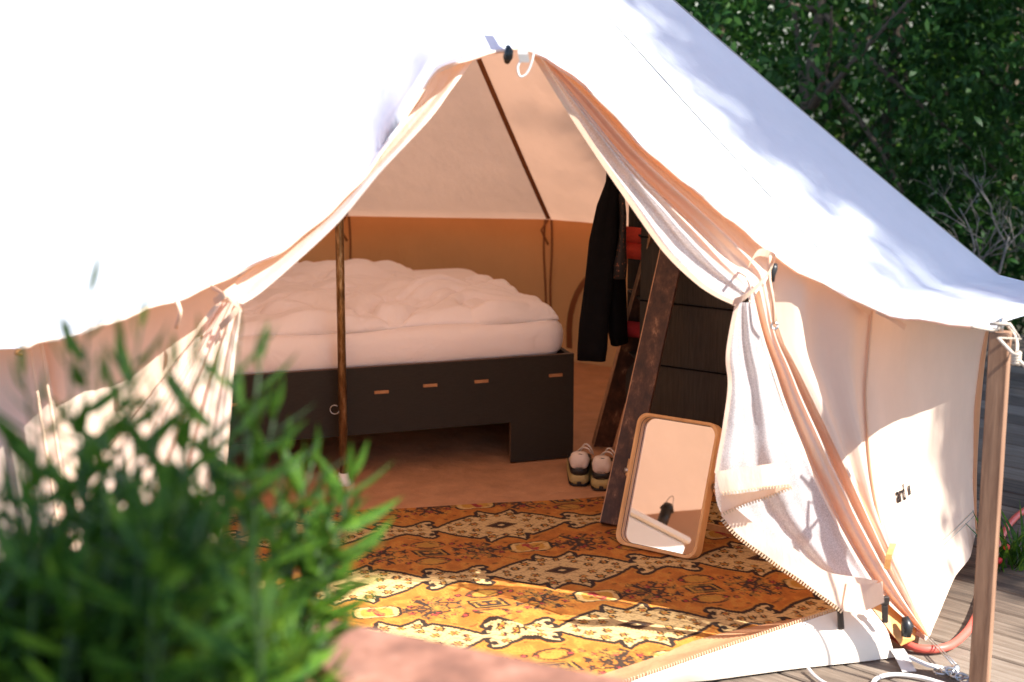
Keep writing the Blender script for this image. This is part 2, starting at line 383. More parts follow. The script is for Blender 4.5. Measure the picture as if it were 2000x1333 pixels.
for side, EE in (('L', E_L), ('R', E_R)):
    n = 90 if side == 'L' else 40; nq = 40
    Ep = cr([at(*e[:3]) for e in EE], n); Wp = cr([at(*e[3:]) for e in EE], n)
    # small flutter in the free edge
    for i in range(2, n-2):
        Ep[i] = Ep[i] + Vector((0, 0, 1))*(.0025*math.sin(i*nq/n*1.7)+.002*math.sin(i*nq/n*.9+1))
    V, F = roof_strip(Wp, Ep, 'roof_panel', None, nv1=40, seed=20 if side == 'L' else 27, wr=.012)
    # pull creases beside the door edge
    nv = 45
    for i in range(n):
        for j in range(nv):
            s = min(1, j/40)
            cz = max(0, s-.35)/.65
            idx = i*nv+j
            V[idx] = V[idx] + inward(V[idx])*(.004*cz*math.sin(i*nq/n*1.05+s*7)+.003*cz*math.sin(i*nq/n*.45-s*11+2))*(1 if 1 < i < n-2 else 0)
    if side == 'L':
        fa, fb = Vector((905, 15)), Vector((772, 262)); fd_ = (fb-fa); fl_ = fd_.length; fd_.normalize()
        for i in range(2, n-2):
            for j in range(nv-4):
                p = V[i*nv+j]; q = p-Vector((0, 0, CAM_H)); dpt = q.y*cp-q.z*sp
                w2 = Vector((1000+q.x/dpt*FPX, 666.5-(q.z*cp+q.y*sp)/dpt*FPX))-fa
                t_ = w2.dot(fd_)/fl_; dd = w2.x*-fd_.y+w2.y*fd_.x       # dd > 0: left of the fold line
                if -.15 < t_ < 1.15:
                    env = max(0, min(1, (t_+.15)/.6))*max(0, min(1, (1.15-t_)/.25)); wl_ = 16+16*max(0, t_)
                    hgt = math.exp(-(dd/60)**2) if dd < 0 else math.exp(-(dd/wl_)**2)
                    V[i*nv+j] = p - inward(p)*.085*env*hgt
    mk('roof_panel', V, F, M['canvas'], tent)
    # rolled hem along the edge
    tube('edge_hem', [p+Vector((0, .004, -.002)) for p in Ep], .0045, M['flap'], tent, 6)
# stitched seams on the outside of the roof
for k in (0, 11, 1, 10):
    tube('seam', [APEX.lerp(W[k], .05+.95*s/30)+Vector((0, 0, -1))*.045*4*((.02+s/30*.98))*(1-min(1, .02+s/30*.98))*.6-inward(APEX.lerp(W[k], s/30))*.0025 for s in range(31)], .0016, M['rope_dark'], tent, 4)
# walls behind and at the sides
def base_pt(k): return ring(ANG[k], 2.14, .004)
B = {k: base_pt(k) for k in range(12)}
B[1] = gr(1908, 1045, .03)
def wall_loft(tops, bots, nv=24, seed=0, bulge=.02, wr=.008):
    V = []; n = len(tops)
    for i in range(n):
        for j in range(nv):
            s = j/(nv-1); p = tops[i].lerp(bots[i], s)
            u = i/(n-1)
            out = Vector((p.x-CX, p.y-CY, 0)).normalized()
            p = p - out*(bulge*4*s*(1-s)) + out*(noise_disp(p, wr, 3, seed)+.006*math.sin(u*19+seed)*s)*(1 if 0 < i < n-1 else .2)
            V.append(p)
    return V, gridf(n, nv)
wall_grid = {}
for k in range(1, 11):
    n = 14; tops = [W[k].lerp(W[k+1], i/(n-1)) for i in range(n)]; bots = [B[k].lerp(B[k+1], i/(n-1)) for i in range(n)]
    V, F = wall_loft(tops, bots, seed=k); mk('wall_panel', V, F, M['shaded_wall' if 1 < k < 10 else 'wall_canvas'], tent)
# right-hand wall panel (seam beside the door -> next seam)
seam0 = cr([at(1700, 604, 3.53), at(1692, 700, 3.53), at(1688, 790, 3.53), at(1702, 950, 3.51), at(1737, 1100, 3.49), at(1765, 1190, 3.48), at(1782, 1236, 3.47)], 24)
W0b = seam0[0]
n = 26; botc = cr([seam0[-1], gr(1815, 1247, .03), gr(1862, 1145, .06), gr(1890, 1090, .05), B[1]], n); topc = [W0b.lerp(W[1], i/(n-1)) for i in range(n)]
V = []
for i in range(n):
    u = i/(n-1)
    for j in range(24):
        s = j/23; p = topc[i].lerp(botc[i], s)
        corr = seam0[j]-topc[0].lerp(botc[0], s); p = p + corr*(1-u)**2
        out = Vector((.75, -.66, 0)); w_ = (1 if i else 0)
        p = p - out*(.035*4*s*(1-s)*min(1, u*3)) + out*w_*(noise_disp(p, .012, 3, 3)+.010*math.sin(u*9+s*2.5)*s*(1-.5*s))
        V.append(p)
right_wall = mk('wall_panel', V, gridf(n, 24), M['wall_canvas'], tent); RW = (V, n, 24)
tube('seam', [p+Vector((.004, -.006, 0)) for p in seam0], .004, M['tape_light'], tent, 5)
# front piece between the door and that seam
lft = cr([at(1500, 492, 3.46), at(1520, 640, 3.45), at(1560, 725, 3.44), at(1625, 860, 3.43), at(1690, 1000, 3.43), at(1745, 1120, 3.44), at(1790, 1225, 3.45)], 24)
n = 16; V = []
for i in range(n):
    u = i/(n-1)
    for j in range(24):
        p = lft[j].lerp(seam0[j], u); s = j/23
        w_ = 4*u*(1-u)
        p = p + Vector((.5, -.86, 0))*(w_*(.02*math.sin(u*10+s*3)+noise_disp(p, .014, 4, 9)) + .03*w_*(1-s))
        V.append(p)
mk('wall_panel', V, gridf(n, 24), M['wall_canvas'], tent)
# left-hand front wall piece
topL = cr([at(470, 540, 3.03), at(340, 575, 3.02), at(200, 615, 3.0), W[11]+Vector((0, .03, -.02)), W[11].lerp(W[10], .5), W[10]], 24)
botL = cr([at(395, 1500, 2.98), at(250, 1480, 2.96), at(130, 1470, 2.93), ring(ANG[11], 2.12, .02), ring(ANG[11]-14, 2.1, .03), B[10]], 24)
V, F = wall_loft(topL, botL, seed=31, bulge=.015); mk('wall_panel', V, F, M['wall_canvas'], tent)
sL = [at(75, 668, 2.9).lerp(ring(ANG[11], 2.13, .02), s/11) for s in range(12)]
for dx in (-.012, .012): tube('seam', [p+Vector((dx, -.02, 0)) for p in sL], .0035, M['tape_light'], tent, 5)
# interior seam tapes on the roof and the wall
for k in (2, 3, 4, 5, 6, 7, 8, 9):
    path = []
    for j in range(16):
        s = j/15; p = APEX.lerp(W[k], .05+.95*s)+Vector((0, 0, -1))*.045*4*s*(1-s)*.6; path.append(p+inward(p)*.012)
    tang = Vector((-math.sin(R(ANG[k])), math.cos(R(ANG[k])), 0))
    ribbon('seam_tape', path, tang, .024, inward(W[k]), .003, M['tape'], tent)
    rad = -Vector((math.cos(R(ANG[k])), math.sin(R(ANG[k])), 0))
    for off in (-.016, .016):
        path = [W[k].lerp(B[k], j/11)+rad*(.016+.02*4*(j/11)*(1-j/11))+tang*(off*(1+.3*math.sin(j*.8))) for j in range(12)]
        ribbon('wall_tape', path, tang, .010, rad, .003, M['tape'], tent)
    tube('tie_cord', [W[k]+rad*.02, W[k]+rad*.035+tang*.03+Vector((0, 0, -.05)), W[k]+rad*.03+tang*-.005+Vector((0, 0, -.12))], .005, M['tape'], tent, 6)
# arched vent tapes on the inside of the wall
def wall_pt(deg, z, inset=.03):
    # on the flat panel between the two seams
    k = int((deg-ANG[0])//27.69); t_ = z/.70
    a0, a1 = B[k].lerp(W[k], t_), B[k+1].lerp(W[k+1], t_)
    d = Vector((math.cos(R(deg)), math.sin(R(deg)), 0)); C0 = Vector((CX, CY, z))
    e = a1-a0; den = d.x*e.y-d.y*e.x; w = a0-C0; r = (w.x*e.y-w.y*e.x)/den
    s = z/.70
    return C0 + d*(r-inset-.02*4*s*(1-s))
for (a0, a1, zt) in ((43.5, 65.5, .55), (99, 121, .55), (71, 94, .36)):
    path, wd = [], []
    for j in range(25):
        th = math.pi*j/24; a = (a0+a1)/2+(a1-a0)/2*math.cos(th); z = .08+(zt-.08)*min(1, math.sin(th)**.75)
        path.append(wall_pt(a, z))
    for j in range(25):
        tn = (path[min(j+1, 24)]-path[max(j-1, 0)]).normalized(); wd.append(tn.cross(inward(path[j])))
    ribbon('vent_tape', path, wd, .03, [inward(p) for p in path], .003, M['tape'], tent)
# centre pole
pole = tube('centre_pole', [gr(672, 950)+Vector((0, 0, .01)), gr(672, 950).lerp(APEX, .3), gr(672, 950).lerp(APEX, .6), gr(672, 950).lerp(APEX, .985)], .0148, M['brass'], tent, 20)
pb = gr(672, 950)
collar = tube('pole_collar', [gr(672, 950).lerp(APEX, .385), gr(672, 950).lerp(APEX, .40)], .0185, M['brass'], pole, 16)
V, F = tube_geo([pb+Vector((0, 0, .006)), pb+Vector((0, 0, .02)), pb+Vector((0, 0, .05))], [.026, .024, .019], 12); mk('pole_foot', V, F, M['white_box'], pole)
for (px, py) in ((652, 800), (656, 938)):
    c = at(px+2, py, gr(672, 950).y-.02); pts = [c+Vector((.016*math.cos(a), -.004, .016*math.sin(a))) for a in [R(50)+R(290)*i/16 for i in range(17)]]
    tube('spring_clip', pts, .0016, M['steel'], pole, 6)

# groundsheet
GN = 60; V = [(CX, CY, .006)]; rr = [.3, .6, .9, 1.2, 1.5, 1.8, 2.18]
outer = []
for i in range(GN):
    a = R(-42)+2*math.pi*i/GN
    d = Vector((math.cos(a), math.sin(a), 0))
    door_side = -100 < math.degrees(a)-(360 if math.degrees(a) > 200 else 0) < -42
    for r_ in rr:
        p = Vector((CX, CY, 0))+d*(r_*.80 if door_side else (r_ if 15 < math.degrees(a) < 235 else r_*.95)); V.append((p.x, p.y, .006+max(0, noise_disp(p, .006, 6, 2))))
F = []
for i in range(GN):
    j = (i+1) % GN; m_ = len(rr); F.append((0, 1+i*m_, 1+j*m_))
    for q in range(m_-1): F.append((1+i*m_+q, 1+i*m_+q+1, 1+j*m_+q+1, 1+j*m_+q))
mk('groundsheet', V, F, M['floor'], tent)
# raised threshold of the groundsheet across the doorway
ztop = [gr(1702, 1178, .125), gr(1640, 1192, .12), gr(1560, 1218, .105), gr(1480, 1245, .09), gr(1370, 1283, .07), gr(1260, 1322, .055), gr(1100, 1375, .04), gr(800, 1455, .04), gr(400, 1540, .05)]
zbot = [gr(1748, 1284, .006), gr(1690, 1292, .006), gr(1560, 1306, .006), gr(1470, 1318, .006), gr(1390, 1329, .006), gr(1300, 1341, .006), gr(1140, 1366+32, .006), gr(830, 1480, .006), gr(430, 1575, .006)]
n = 50; zt, zb = cr(ztop, n), cr(zbot, n); V = []
for i in range(n):
    for j in range(9):
        s = j/8; p = zt[i].lerp(zb[i], s); p = p + Vector((.2, -.5, .6))*(.018*math.sin(math.pi*s)*(1+.6*nz(p, 5))+.004*nz(p, 25)*math.sin(math.pi*s)); V.append(p)
lip = mk('threshold', V, gridf(n, 9), M['pvc'], tent)
V = []   # inner return of the threshold down to the floor
for i in range(n):
    inn = zt[i]+Vector((-.10, .20, 0)); inn.z = .008
    for j in range(4): V.append(zt[i].lerp(inn, j/3)+Vector((0, .002, -.012*math.sin(math.pi*j/3))))
mk('threshold_lining', V, gridf(n, 4), M['floor'], tent)
def zipper(path, parent, step=.0075, size=.0034, side=Vector((0, 0, 1))):
    L = 0; V, F = [], []
    P = cr(path, 400); acc = 0
    for a, b_ in zip(P, P[1:]):
        acc += (b_-a).length
        if acc >= step:
            acc = 0; t = (b_-a).normalized(); sd = (side-t*side.dot(t)).normalized(); nn = t.cross(sd)
            box_geo(b_-t*size*.5-nn*.002, t*size, sd*.008, nn*.004, V, F)
    o = mk('zip_teeth', V, F, M['zip'], parent, False); o['kind'] = 'stuff'; return o
zipper([p+Vector((0, .002, .001)) for p in zt[:44]], lip)
def zip_pull(p, d, parent):
    p = Vector(p); d = Vector(d).normalized(); s = d.cross(Vector((0, 1, 0))).normalized(); nn = s.cross(d)
    V, F = box_geo(p-s*.011-nn*.006, s*.022, d*.022, nn*.012, bev=.002)
    box_geo(p-s*.008+d*.022-nn*.004, s*.016, d*.05, nn*.008, V, F, bev=.003)
    return mk('zip_pull', V, F, M['zip_metal'], parent, False)
zip_pull(at(1640, 1178, zt[4].y-.02), (.1, -.02, -1), lip)
zip_pull(at(1728, 1165, 3.38), (.06, -.02, -1), tent)
# orange inner corner of the groundsheet, its grommet and webbing strap
V = [at(1700, 1183, 3.44), at(1728, 1172, 3.45), at(1790, 1232, 3.44), at(1786, 1250, 3.42), at(1760, 1262, 3.40), at(1748, 1246, 3.39)]
V += [p+Vector((.004, .03, 0)) for p in V]
mk('groundsheet_corner', V, [(0, 1, 2, 3, 4, 5), (11, 10, 9, 8, 7, 6)]+[(i, (i+1) % 6+0, (i+1) % 6+6, i+6) for i in range(6)], M['pvc_orange'], tent, False)
V, F = tube_geo([at(1768, 1205, 3.40), at(1772, 1222, 3.39), at(1770, 1244, 3.385)], [.008, .016, .012], 10); mk('cable_gland', V, F, M['black'], tent)
ribbon('webbing_strap', [at(1752, 1268, 3.385), at(1762, 1284, 3.36), gr(1776, 1312, .012)], Vector((1, .1, 0)), .036, Vector((0, -1, .4)), .002, M['cable'], tent)
ribbon('webbing_strap', [gr(1775, 1285, .03), gr(1810, 1300, .02), gr(1848, 1308, .012)], Vector((.3, 1, 0)), .02, Vector((0, 0, 1)), .003, M['cable'], tent)

# ---- door flaps
def curtain(name, A, Bp, nv, nu, mat, folds, amp, parent, phase=0.0, ampv=None, dirv=(.1, -1, .1), seed=0, wob=.006):
    a, b_ = cr(A, nv), cr(Bp, nv); V = []; dv_ = Vector(dirv).normalized()
    for i in range(nu):
        u = i/(nu-1)
        for j in range(nv):
            s = j/(nv-1); p = a[j].lerp(b_[j], u)
            am = amp*(ampv(s) if ampv else 1)
            ph = 2*math.pi*folds*(u+.05*math.sin(s*5+seed))+phase
            f = math.sin(ph)+.35*math.sin(2.3*ph+1.3+seed)
            p = p + dv_*(am*f*(.35+.65*math.sin(math.pi*min(1, max(0, u))) if folds > 0 else 1)) + dv_*noise_disp(p, wob, 9, seed)
            V.append(p)
    return mk(name, V, gridf(nu, nv), mat, parent)
M0 = [at(1045, 108, 3.28), at(1105, 205, 3.29), at(1170, 305, 3.31), at(1235, 400, 3.33), at(1300, 490, 3.36), at(1360, 548, 3.37), at(1400, 575, 3.36), at(1437, 592, 3.35)]
M1 = [at(1056, 110, 3.28), at(1140, 225, 3.30), at(1228, 338, 3.33), at(1318, 435, 3.37), at(1392, 515, 3.38), at(1440, 558, 3.37), at(1458, 578, 3.36), at(1466, 590, 3.36)]
M2 = [at(1062, 108, 3.29), at(1155, 178, 3.31), at(1258, 285, 3.34), at(1358, 372, 3.38), at(1442, 440, 3.42), at(1492, 490, 3.44), at(1504, 508, 3.44), at(1510, 530, 3.43)]
bell = lambda s: .25+math.sin(math.pi*min(1, s*1.0))*.9
curtain('cotton_door', M1, M2, 60, 44, M['flap'], 2.1, .024, tent, .4, bell, seed=1)
curtain('net_door', M0, [p.lerp(q, .25) for p, q in zip(M1, M2)], 60, 40, M['net'], 1.6, .012, tent, 1.2, bell, seed=2)
ribbon('zip_tape', cr([p+Vector((0, -.012, 0)) for p in M0], 50), Vector((.75, 0, .65)), .012, Vector((0, -1, 0)), .002, M['tape_light'], tent)
# below the tie: net
NL = [at(1437, 592, 3.35), at(1425, 650, 3.35), at(1419, 700, 3.35), at(1423, 752, 3.36), at(1413, 830, 3.36), at(1397, 922, 3.36), at(1412, 1008, 3.40), at(1510, 1092, 3.40), at(1640, 1186, 3.37)]
NR = [at(1468, 590, 3.36), at(1486, 650, 3.38), at(1502, 705, 3.40), at(1522, 770, 3.41), at(1550, 840, 3.42), at(1588, 930, 3.42), at(1630, 1020, 3.42), at(1680, 1108, 3.42), at(1722, 1172, 3.42)]
net_low = curtain('net_door', NL, NR, 70, 50, M['net'], 1.8, .009, tent, .3, lambda s: .5+.7*math.sin(math.pi*s), seed=3)
# cotton edge bands of the net, the folded-back hem and its zip
def band_strip(name, A, Bp, mat, parent, nv=30, nu=5, off=-.006):
    a, b_ = cr(A, nv), cr(Bp, nv); V = []
    for i in range(nu):
        for j in range(nv): 
            p = a[j].lerp(b_[j], i/(nu-1)); V.append(p+Vector((0, off+.004*nz(p, 18), .003*nz(p, 14, 4))))
    return mk(name, V, gridf(nu, nv), mat, parent)
eA = [at(1406, 1003, 3.385), at(1440, 1040, 3.38), at(1510, 1092, 3.38), at(1580, 1140, 3.36), at(1642, 1186, 3.35)]
eB = [at(1432, 985, 3.385), at(1475, 1020, 3.385), at(1548, 1066, 3.385), at(1615, 1112, 3.375), at(1712, 1128, 3.39)]
low_band = band_strip('hem_band', eA, eB, M['band'], net_low, off=-.02)
zipper([p+Vector((0, -.024, 0)) for p in eA], low_band, side=Vector((-.6, 0, -.7)))
bA = [at(1640, 1186, 3.35), at(1680, 1186, 3.37), at(1722, 1170, 3.39)]; bB = [at(1650, 1130, 3.375), at(1690, 1134, 3.385), at(1718, 1128, 3.40)]
band_strip('hem_band', bA, bB, M['band'], net_low, off=-.026)
fold = band_strip('hem_band', [at(1396, 918, 3.325), at(1430, 914, 3.32), at(1490, 905, 3.315), at(1538, 902, 3.32)], [at(1406, 962, 3.32), at(1440, 958, 3.31), at(1490, 950, 3.305), at(1542, 946, 3.315)], M['band'], net_low, off=-.01)
zipper([at(1406, 962, 3.305), at(1440, 958, 3.295), at(1490, 950, 3.29), at(1542, 946, 3.30)], fold, side=Vector((0, 0, -1)))
under = band_strip('hem_fold', [at(1409, 966, 3.35), at(1450, 962, 3.345), at(1500, 955, 3.34), at(1543, 948, 3.32)], [at(1407, 1004, 3.36), at(1450, 985, 3.35), at(1500, 968, 3.34), at(1544, 950, 3.32)], M['flap'], net_low, off=-.008)
zipper([at(1407, 1004, 3.345), at(1450, 985, 3.335), at(1500, 968, 3.325), at(1544, 950, 3.31)], under, side=Vector((.2, 0, -1)))
ribbon('zip_tape', cr([p+Vector((.002, -.006, 0)) for p in NL[:6]], 40), Vector((1, 0, .1)), .010, Vector((0, -1, 0)), .002, M['band'], net_low)
# below the tie: cotton, gathered to the bottom corner
CL = [at(1462, 585, 3.40), at(1482, 650, 3.42), at(1500, 705, 3.43), at(1548, 840, 3.44), at(1612, 985, 3.44), at(1685, 1118, 3.43), at(1735, 1180, 3.42), at(1802, 1238, 3.42)]
CRr = [at(1508, 540, 3.45), at(1522, 640, 3.45), at(1552, 705, 3.46), at(1618, 835, 3.46), at(1690, 985, 3.45), at(1752, 1112, 3.44), at(1792, 1195, 3.43), at(1816, 1246, 3.43)]
curtain('cotton_door', CL, CRr, 60, 50, M['flap'], 1.7, .022, tent, 2.2, lambda s: .6+.6*math.sin(math.pi*s), seed=5)
# the tie band with its bow, toggle and cord
tieR = cr([at(1432, 590, 3.31), at(1455, 580, 3.29), at(1490, 548, 3.29), at(1512, 512, 3.33), at(1505, 498, 3.36), at(1480, 494, 3.36), at(1462, 518, 3.33)], 30)
ribbon('tie_band', tieR, Vector((.3, 0, 1)), .018, Vector((0, -1, 0)), .003, M['tape_light'], tent)
tube('tie_band', cr([at(1504, 500, 3.35), at(1503, 545, 3.33), at(1510, 590, 3.33), at(1512, 632, 3.36)], 16), .004, M['tape_light'], tent, 6)
V, F = tube_geo([at(1514, 516, 3.35), at(1512, 524, 3.345), at(1508, 538, 3.345), at(1506, 548, 3.35)], [.006, .009, .008, .009], 10); mk('toggle', V, F, M['black'], tent)
ring_p = at(1512, 636, 3.40); tube('eyelet', [ring_p+Vector((.008*math.cos(a), -.005, .008*math.sin(a))) for a in [2*math.pi*i/14 for i in range(15)]], .003, M['steel'], tent, 6)
# hanging eave tapes at the right-hand corner
for pts in ([(1712, 607, 3.36), (1742, 622, 3.35), (1768, 640, 3.36)], [(1640, 560, 3.42), (1670, 590, 3.45), (1700, 612, 3.5)]):
    ribbon('eave_tape', cr([at(*q) for q in pts], 10), Vector((.4, 0, 1)), .014, Vector((0, -1, 0)), .002, M['tape_light'], tent)
ribbon('wall_tab', cr([at(1745, 1062, 3.42), at(1736, 1085, 3.41), at(1732, 1112, 3.42)], 6), Vector((1, 0, 0)), .016, Vector((0, -1, 0)), .002, M['pvc_orange'], tent)
# left flap
LI = [at(928, 112, 3.25), at(880, 178, 3.20), at(838, 235, 3.13), at(745, 335, 3.05), at(662, 434, 2.99), at(562, 527, 2.95), at(505, 575, 2.93), at(474, 594, 2.92)]
LO = [at(842, 148, 3.24), at(812, 205, 3.24), at(785, 235, 3.23), at(718, 318, 3.19), at(628, 415, 3.13), at(520, 500, 3.07), at(465, 545, 3.02), at(432, 582, 2.98)]
curtain('cotton_door', LI, LO, 60, 40, M['flap'], 1.1, .016, tent, .7, lambda s: .5+.6*math.sin(math.pi*s), seed=8)
LI2 = [at(474, 596, 2.93), at(462, 680, 2.92), at(445, 830, 2.92), at(428, 960, 2.91), at(415, 1060, 2.90), at(405, 1250, 2.88), at(398, 1485, 2.87)]
LO2 = [at(430, 590, 2.96), at(375, 660, 2.95), at(290, 770, 2.93), at(205, 880, 2.92), at(130, 975, 2.90), at(40, 1200, 2.87), at(-20, 1480, 2.83)]
curtain('cotton_door', LI2, LO2, 60, 80, M['flap'], 5.0, .010, tent, .3, lambda s: .45+.8*s, seed=11)
ribbon('zip_tape', cr([p+Vector((0, -.03, 0)) for p in LO2], 40), Vector((.8, 0, -.6)), .008, Vector((0, -1, 0)), .003, M['tape_light'], tent)
for pts in ([(412, 560, 2.93), (440, 578, 2.90), (470, 602, 2.90)], [(418, 590, 2.93), (440, 575, 2.895), (462, 560, 2.93)], [(468, 598, 2.90), (452, 618, 2.90), (430, 640, 2.92)]):
    ribbon('tie_band', cr([at(*q) for q in pts], 12), Vector((-.4, 0, 1)), .014, Vector((0, -1, 0)), .003, M['tape_light'], tent)
tube('eave_tape', cr([at(345, 588, 2.88), at(352, 610, 2.87), at(344, 640, 2.90)], 8), .005, M['tape_light'], tent, 6)
tube('eave_tape', cr([at(40, 682, 2.74), at(30, 690, 2.73), at(44, 694, 2.76)], 8), .003, M['tape'], tent, 6)
# peak: toggle, hanging tape, cord loop
V, F = tube_geo([at(992, 92, 3.20), at(994, 100, 3.19), at(992, 112, 3.19), at(990, 122, 3.20)], [.006, .010, .011, .006], 12); mk('toggle', V, F, M['black'], tent)
ribbon('peak_tape', cr([at(1019, -20, 3.22), at(1021, 60, 3.17), at(1020, 95, 3.16), at(1025, 122, 3.17)], 10), Vector((1, 0, 0)), .022, Vector((0, -1, 0)), .003, M['cable'], tent)
tube('peak_cord', cr([at(1037, 60, 3.18), at(1042, 105, 3.17), at(1030, 142, 3.17), at(1016, 150, 3.17), at(1011, 132, 3.17), at(1018, 118, 3.17)], 24), .0026, M['cable'], tent, 6)
# printed mark on the right-hand wall
def rw_point(px, py):
    V_, n_, m_ = RW; best = None
    d = ray(px, py); o = Vector((0, 0, CAM_H)); dl = d.length
    for p in V_:
        w = p-o; t = w.dot(d)/(dl*dl); e = (w-d*t).length
        if best is None or e < best[0]: best = (e, p)
    return at(px, py, best[1].y)
def printed(name, polys2d, c, ex, ey, mat, lift=.012):
    V, F = [], []
    for P in polys2d:
        b0 = len(V); V += [on_wall(c+ex*x+ey*y) for x, y in P]; F.append(tuple(range(b0, b0+len(P))))
    return mk(name, V, F, mat, right_wall, False)
pc, p1, p2 = rw_point(1745, 982), rw_point(1800, 955), rw_point(1745, 930)
ex = (p1-pc).normalized(); ey = (p2-pc); ey = (ey-ex*ey.dot(ex)).normalized()
if ex.cross(ey).y > 0: pass
nn = ex.cross(ey).normalized(); nn = nn if nn.y < 0 else -nn
from mathutils.bvhtree import BVHTree
RWT = BVHTree.FromPolygons([tuple(p) for p in RW[0]], gridf(RW[1], RW[2]))
def on_wall(p, lift=.003):
    hit = RWT.ray_cast(p+nn*.3, -nn)[0]
    return (hit if hit is not None else p)+nn*lift
fc = bpy.data.curves.new('lettering', 'FONT'); fc.body = 'ard'; fc.size = .058; fc.offset = .0012; fc.extrude = .0004
fo = bpy.data.objects.new('lettering_source', fc); scene.collection.objects.link(fo)
dg = bpy.context.evaluated_depsgraph_get(); tm = bpy.data.meshes.new_from_object(fo.evaluated_get(dg))
bpy.data.objects.remove(fo)
for v_ in tm.vertices:
    v_.co = on_wall(pc+ex*(v_.co.x*.95)+ey*v_.co.y)-origin(right_wall)
obj('lettering', tm, M['print'], right_wall, False)
sq = .026; c2 = pc+ex*.105+ey*.004
printed('emblem', [[(0, 0), (sq*.9, 0), (sq, sq*.15), (sq, sq*.9), (sq*.6, sq), (sq*.45, sq*.6), (sq*.3, sq), (0, sq)]], c2, ex, ey, M['print'])
arc = lambda r0, r1: [(sq/2+r0*math.cos(R(a)), sq*1.25+r0*math.sin(R(a))) for a in range(40, 141, 20)]+[(sq/2+r1*math.cos(R(a)), sq*1.25+r1*math.sin(R(a))) for a in range(140, 39, -20)]
printed('emblem_arc', [arc(.006, .0075), arc(.011, .0125)], c2, ex, ey, M['print_faint'])
# stitched double line on that wall
for dy in (0, 9):
    tube('stitch_line', [rw_point(1838+dy*.2, 1052+dy)+Vector((.006, -.01, 0)), rw_point(1870+dy*.2, 1022+dy)+Vector((.006, -.01, 0)), rw_point(1896+dy*.2, 996+dy)+Vector((.006, -.01, 0))], .0012, M['rope_dark'], right_wall, 4)

# ------------------------------------------------------------------ prop post, ropes, peg
pbase, ptop = gr(1912, 1348), at(1955, 648, 3.19)
post = thing('prop_post', 'square brown timber post holding up the corner of the tent roof', 'post', pbase)
nl = Vector((-math.sin(R(28)), -math.cos(R(28)), 0)); sl = Vector((math.cos(R(28)), -math.sin(R(28)), 0))   # left face normal and its width direction
w1, w2 = .044, .044
V, F = box_geo(pbase-sl*w1/2+nl*w2/2, sl*w1, -nl*w2, (ptop-pbase), bev=.0025); mk('shaft', V, F, M['post_wood'], post, False)
tube('top_pin', [ptop+Vector((0, 0, -.01)), ptop+Vector((0, 0, .03))], .006, M['steel'], post, 8)
gp = thing('guy_rope', 'pale knotted guy rope running from the post top down to the right', 'rope', ptop)
p_k = at(1985, 700, 3.12); p_e = Vector((2.1, 2.3, 0.02))
tube('cord', cr([ptop+Vector((-.03, -.01, .02)), ptop+Vector((.01, -.03, .022)), ptop+Vector((.035, -.03, -.01)), p_k, p_k.lerp(p_e, .5), p_e], 40), .0045, M['rope'], gp, 8)
tube('cord', cr([ptop+Vector((.012, .01, .02)), ptop+Vector((.04, .01, -.02)), p_k], 12), .004, M['rope'], gp, 8)
kn = []
for i in range(30):
    a = i*.9; kn.append(p_k+Vector((.0075*math.cos(a), .0075*math.sin(a), -.014+.0009*i)))
tube('knot', kn, .005, M['rope'], gp, 6)
tube('corner_lashing', cr([E[0]+Vector((-.06, -.01, .008)), E[0]+Vector((-.01, -.015, .0)), ptop+Vector((-.01, -.02, .015)), ptop+Vector((.005, 0, .03)), E[0]+Vector((0, .012, .01))], 20), .004, M['rope'], gp, 6)
g2 = thing('thin_guy_cord', 'thin grey guy cord behind the timber post', 'cord', E[1])
tube('cord', [E[1], E[1]+Vector((.75, .1, -.76))], .003, M['rope_dark'], g2, 6)
tube('runner', [E[1]+Vector((.30, .04, -.304)), E[1]+Vector((.36, .048, -.365))], .007, M['black'], g2, 6)
pegp = gr(1866, 1308, .02)
peg = thing('ground_anchor', 'steel anchor ring and chain screwed to the deck beside the post', 'anchor', pegp)
hook = gr(1815, 1247, .03)
for o_ in (-.004, .004): tube('wire', [hook+Vector((o_, -.004, 0)), pegp+Vector((o_, 0, .01))], .0022, M['steel'], peg, 6)
def ringt(name, c, r, th, ax, ay, mat, parent, asp=1.0):
    ax, ay = Vector(ax).normalized(), Vector(ay).normalized()
    V, F = [], []; N = 18
    P = [c+ax*(r*math.cos(2*math.pi*i/N))+ay*(r*asp*math.sin(2*math.pi*i/N)) for i in range(N+1)]
    return tube(name, P, th, mat, parent, 6)
for i in range(5):
    c = pegp.lerp(gr(1905, 1330, .012), i/4.0)+Vector((-.02, 0, .0)); ringt('chain_link', c, .016, .0032, (1, -.4, .15*(-1)**i), (.2, .5, .8 if i % 2 else .15), M['steel'], peg, .6)
ringt('chain_link', gr(1838, 1312, .012), .018, .003, (1, 0, 0), (0, 1, .1), M['steel'], peg, .7)
V, F = tube_geo([pegp+Vector((0, 0, -.018)), pegp+Vector((0, 0, .004)), pegp+Vector((0, 0, .012))], [.012, .012, .007], 8); mk('bolt', V, F, M['steel'], peg)
h = tube('red_hose', cr([gr(1742, 1240, .03), gr(1765, 1256, .018), gr(1800, 1268, .016), gr(1850, 1264, .016), gr(1885, 1238, .016), gr(1905, 1206, .016), gr(1922, 1162, .016), gr(1942, 1105, .016), gr(1952, 1060, .016), gr(1985, 1010, .016), gr(2060, 960, .016)], 70), .0105, M['hose'], None, 12)
tag(h, 'red hose curving over the deck out from under the tent', 'hose')
c1 = tube('white_cable', cr([gr(1700, 1345, .01), gr(1712, 1326, .01), gr(1745, 1318, .01), gr(1800, 1324, .01), gr(1870, 1345, .01)], 30), .0055, M['cable'], None, 8)
tag(c1, 'pale cable looping on the deck below the tent threshold', 'cable')
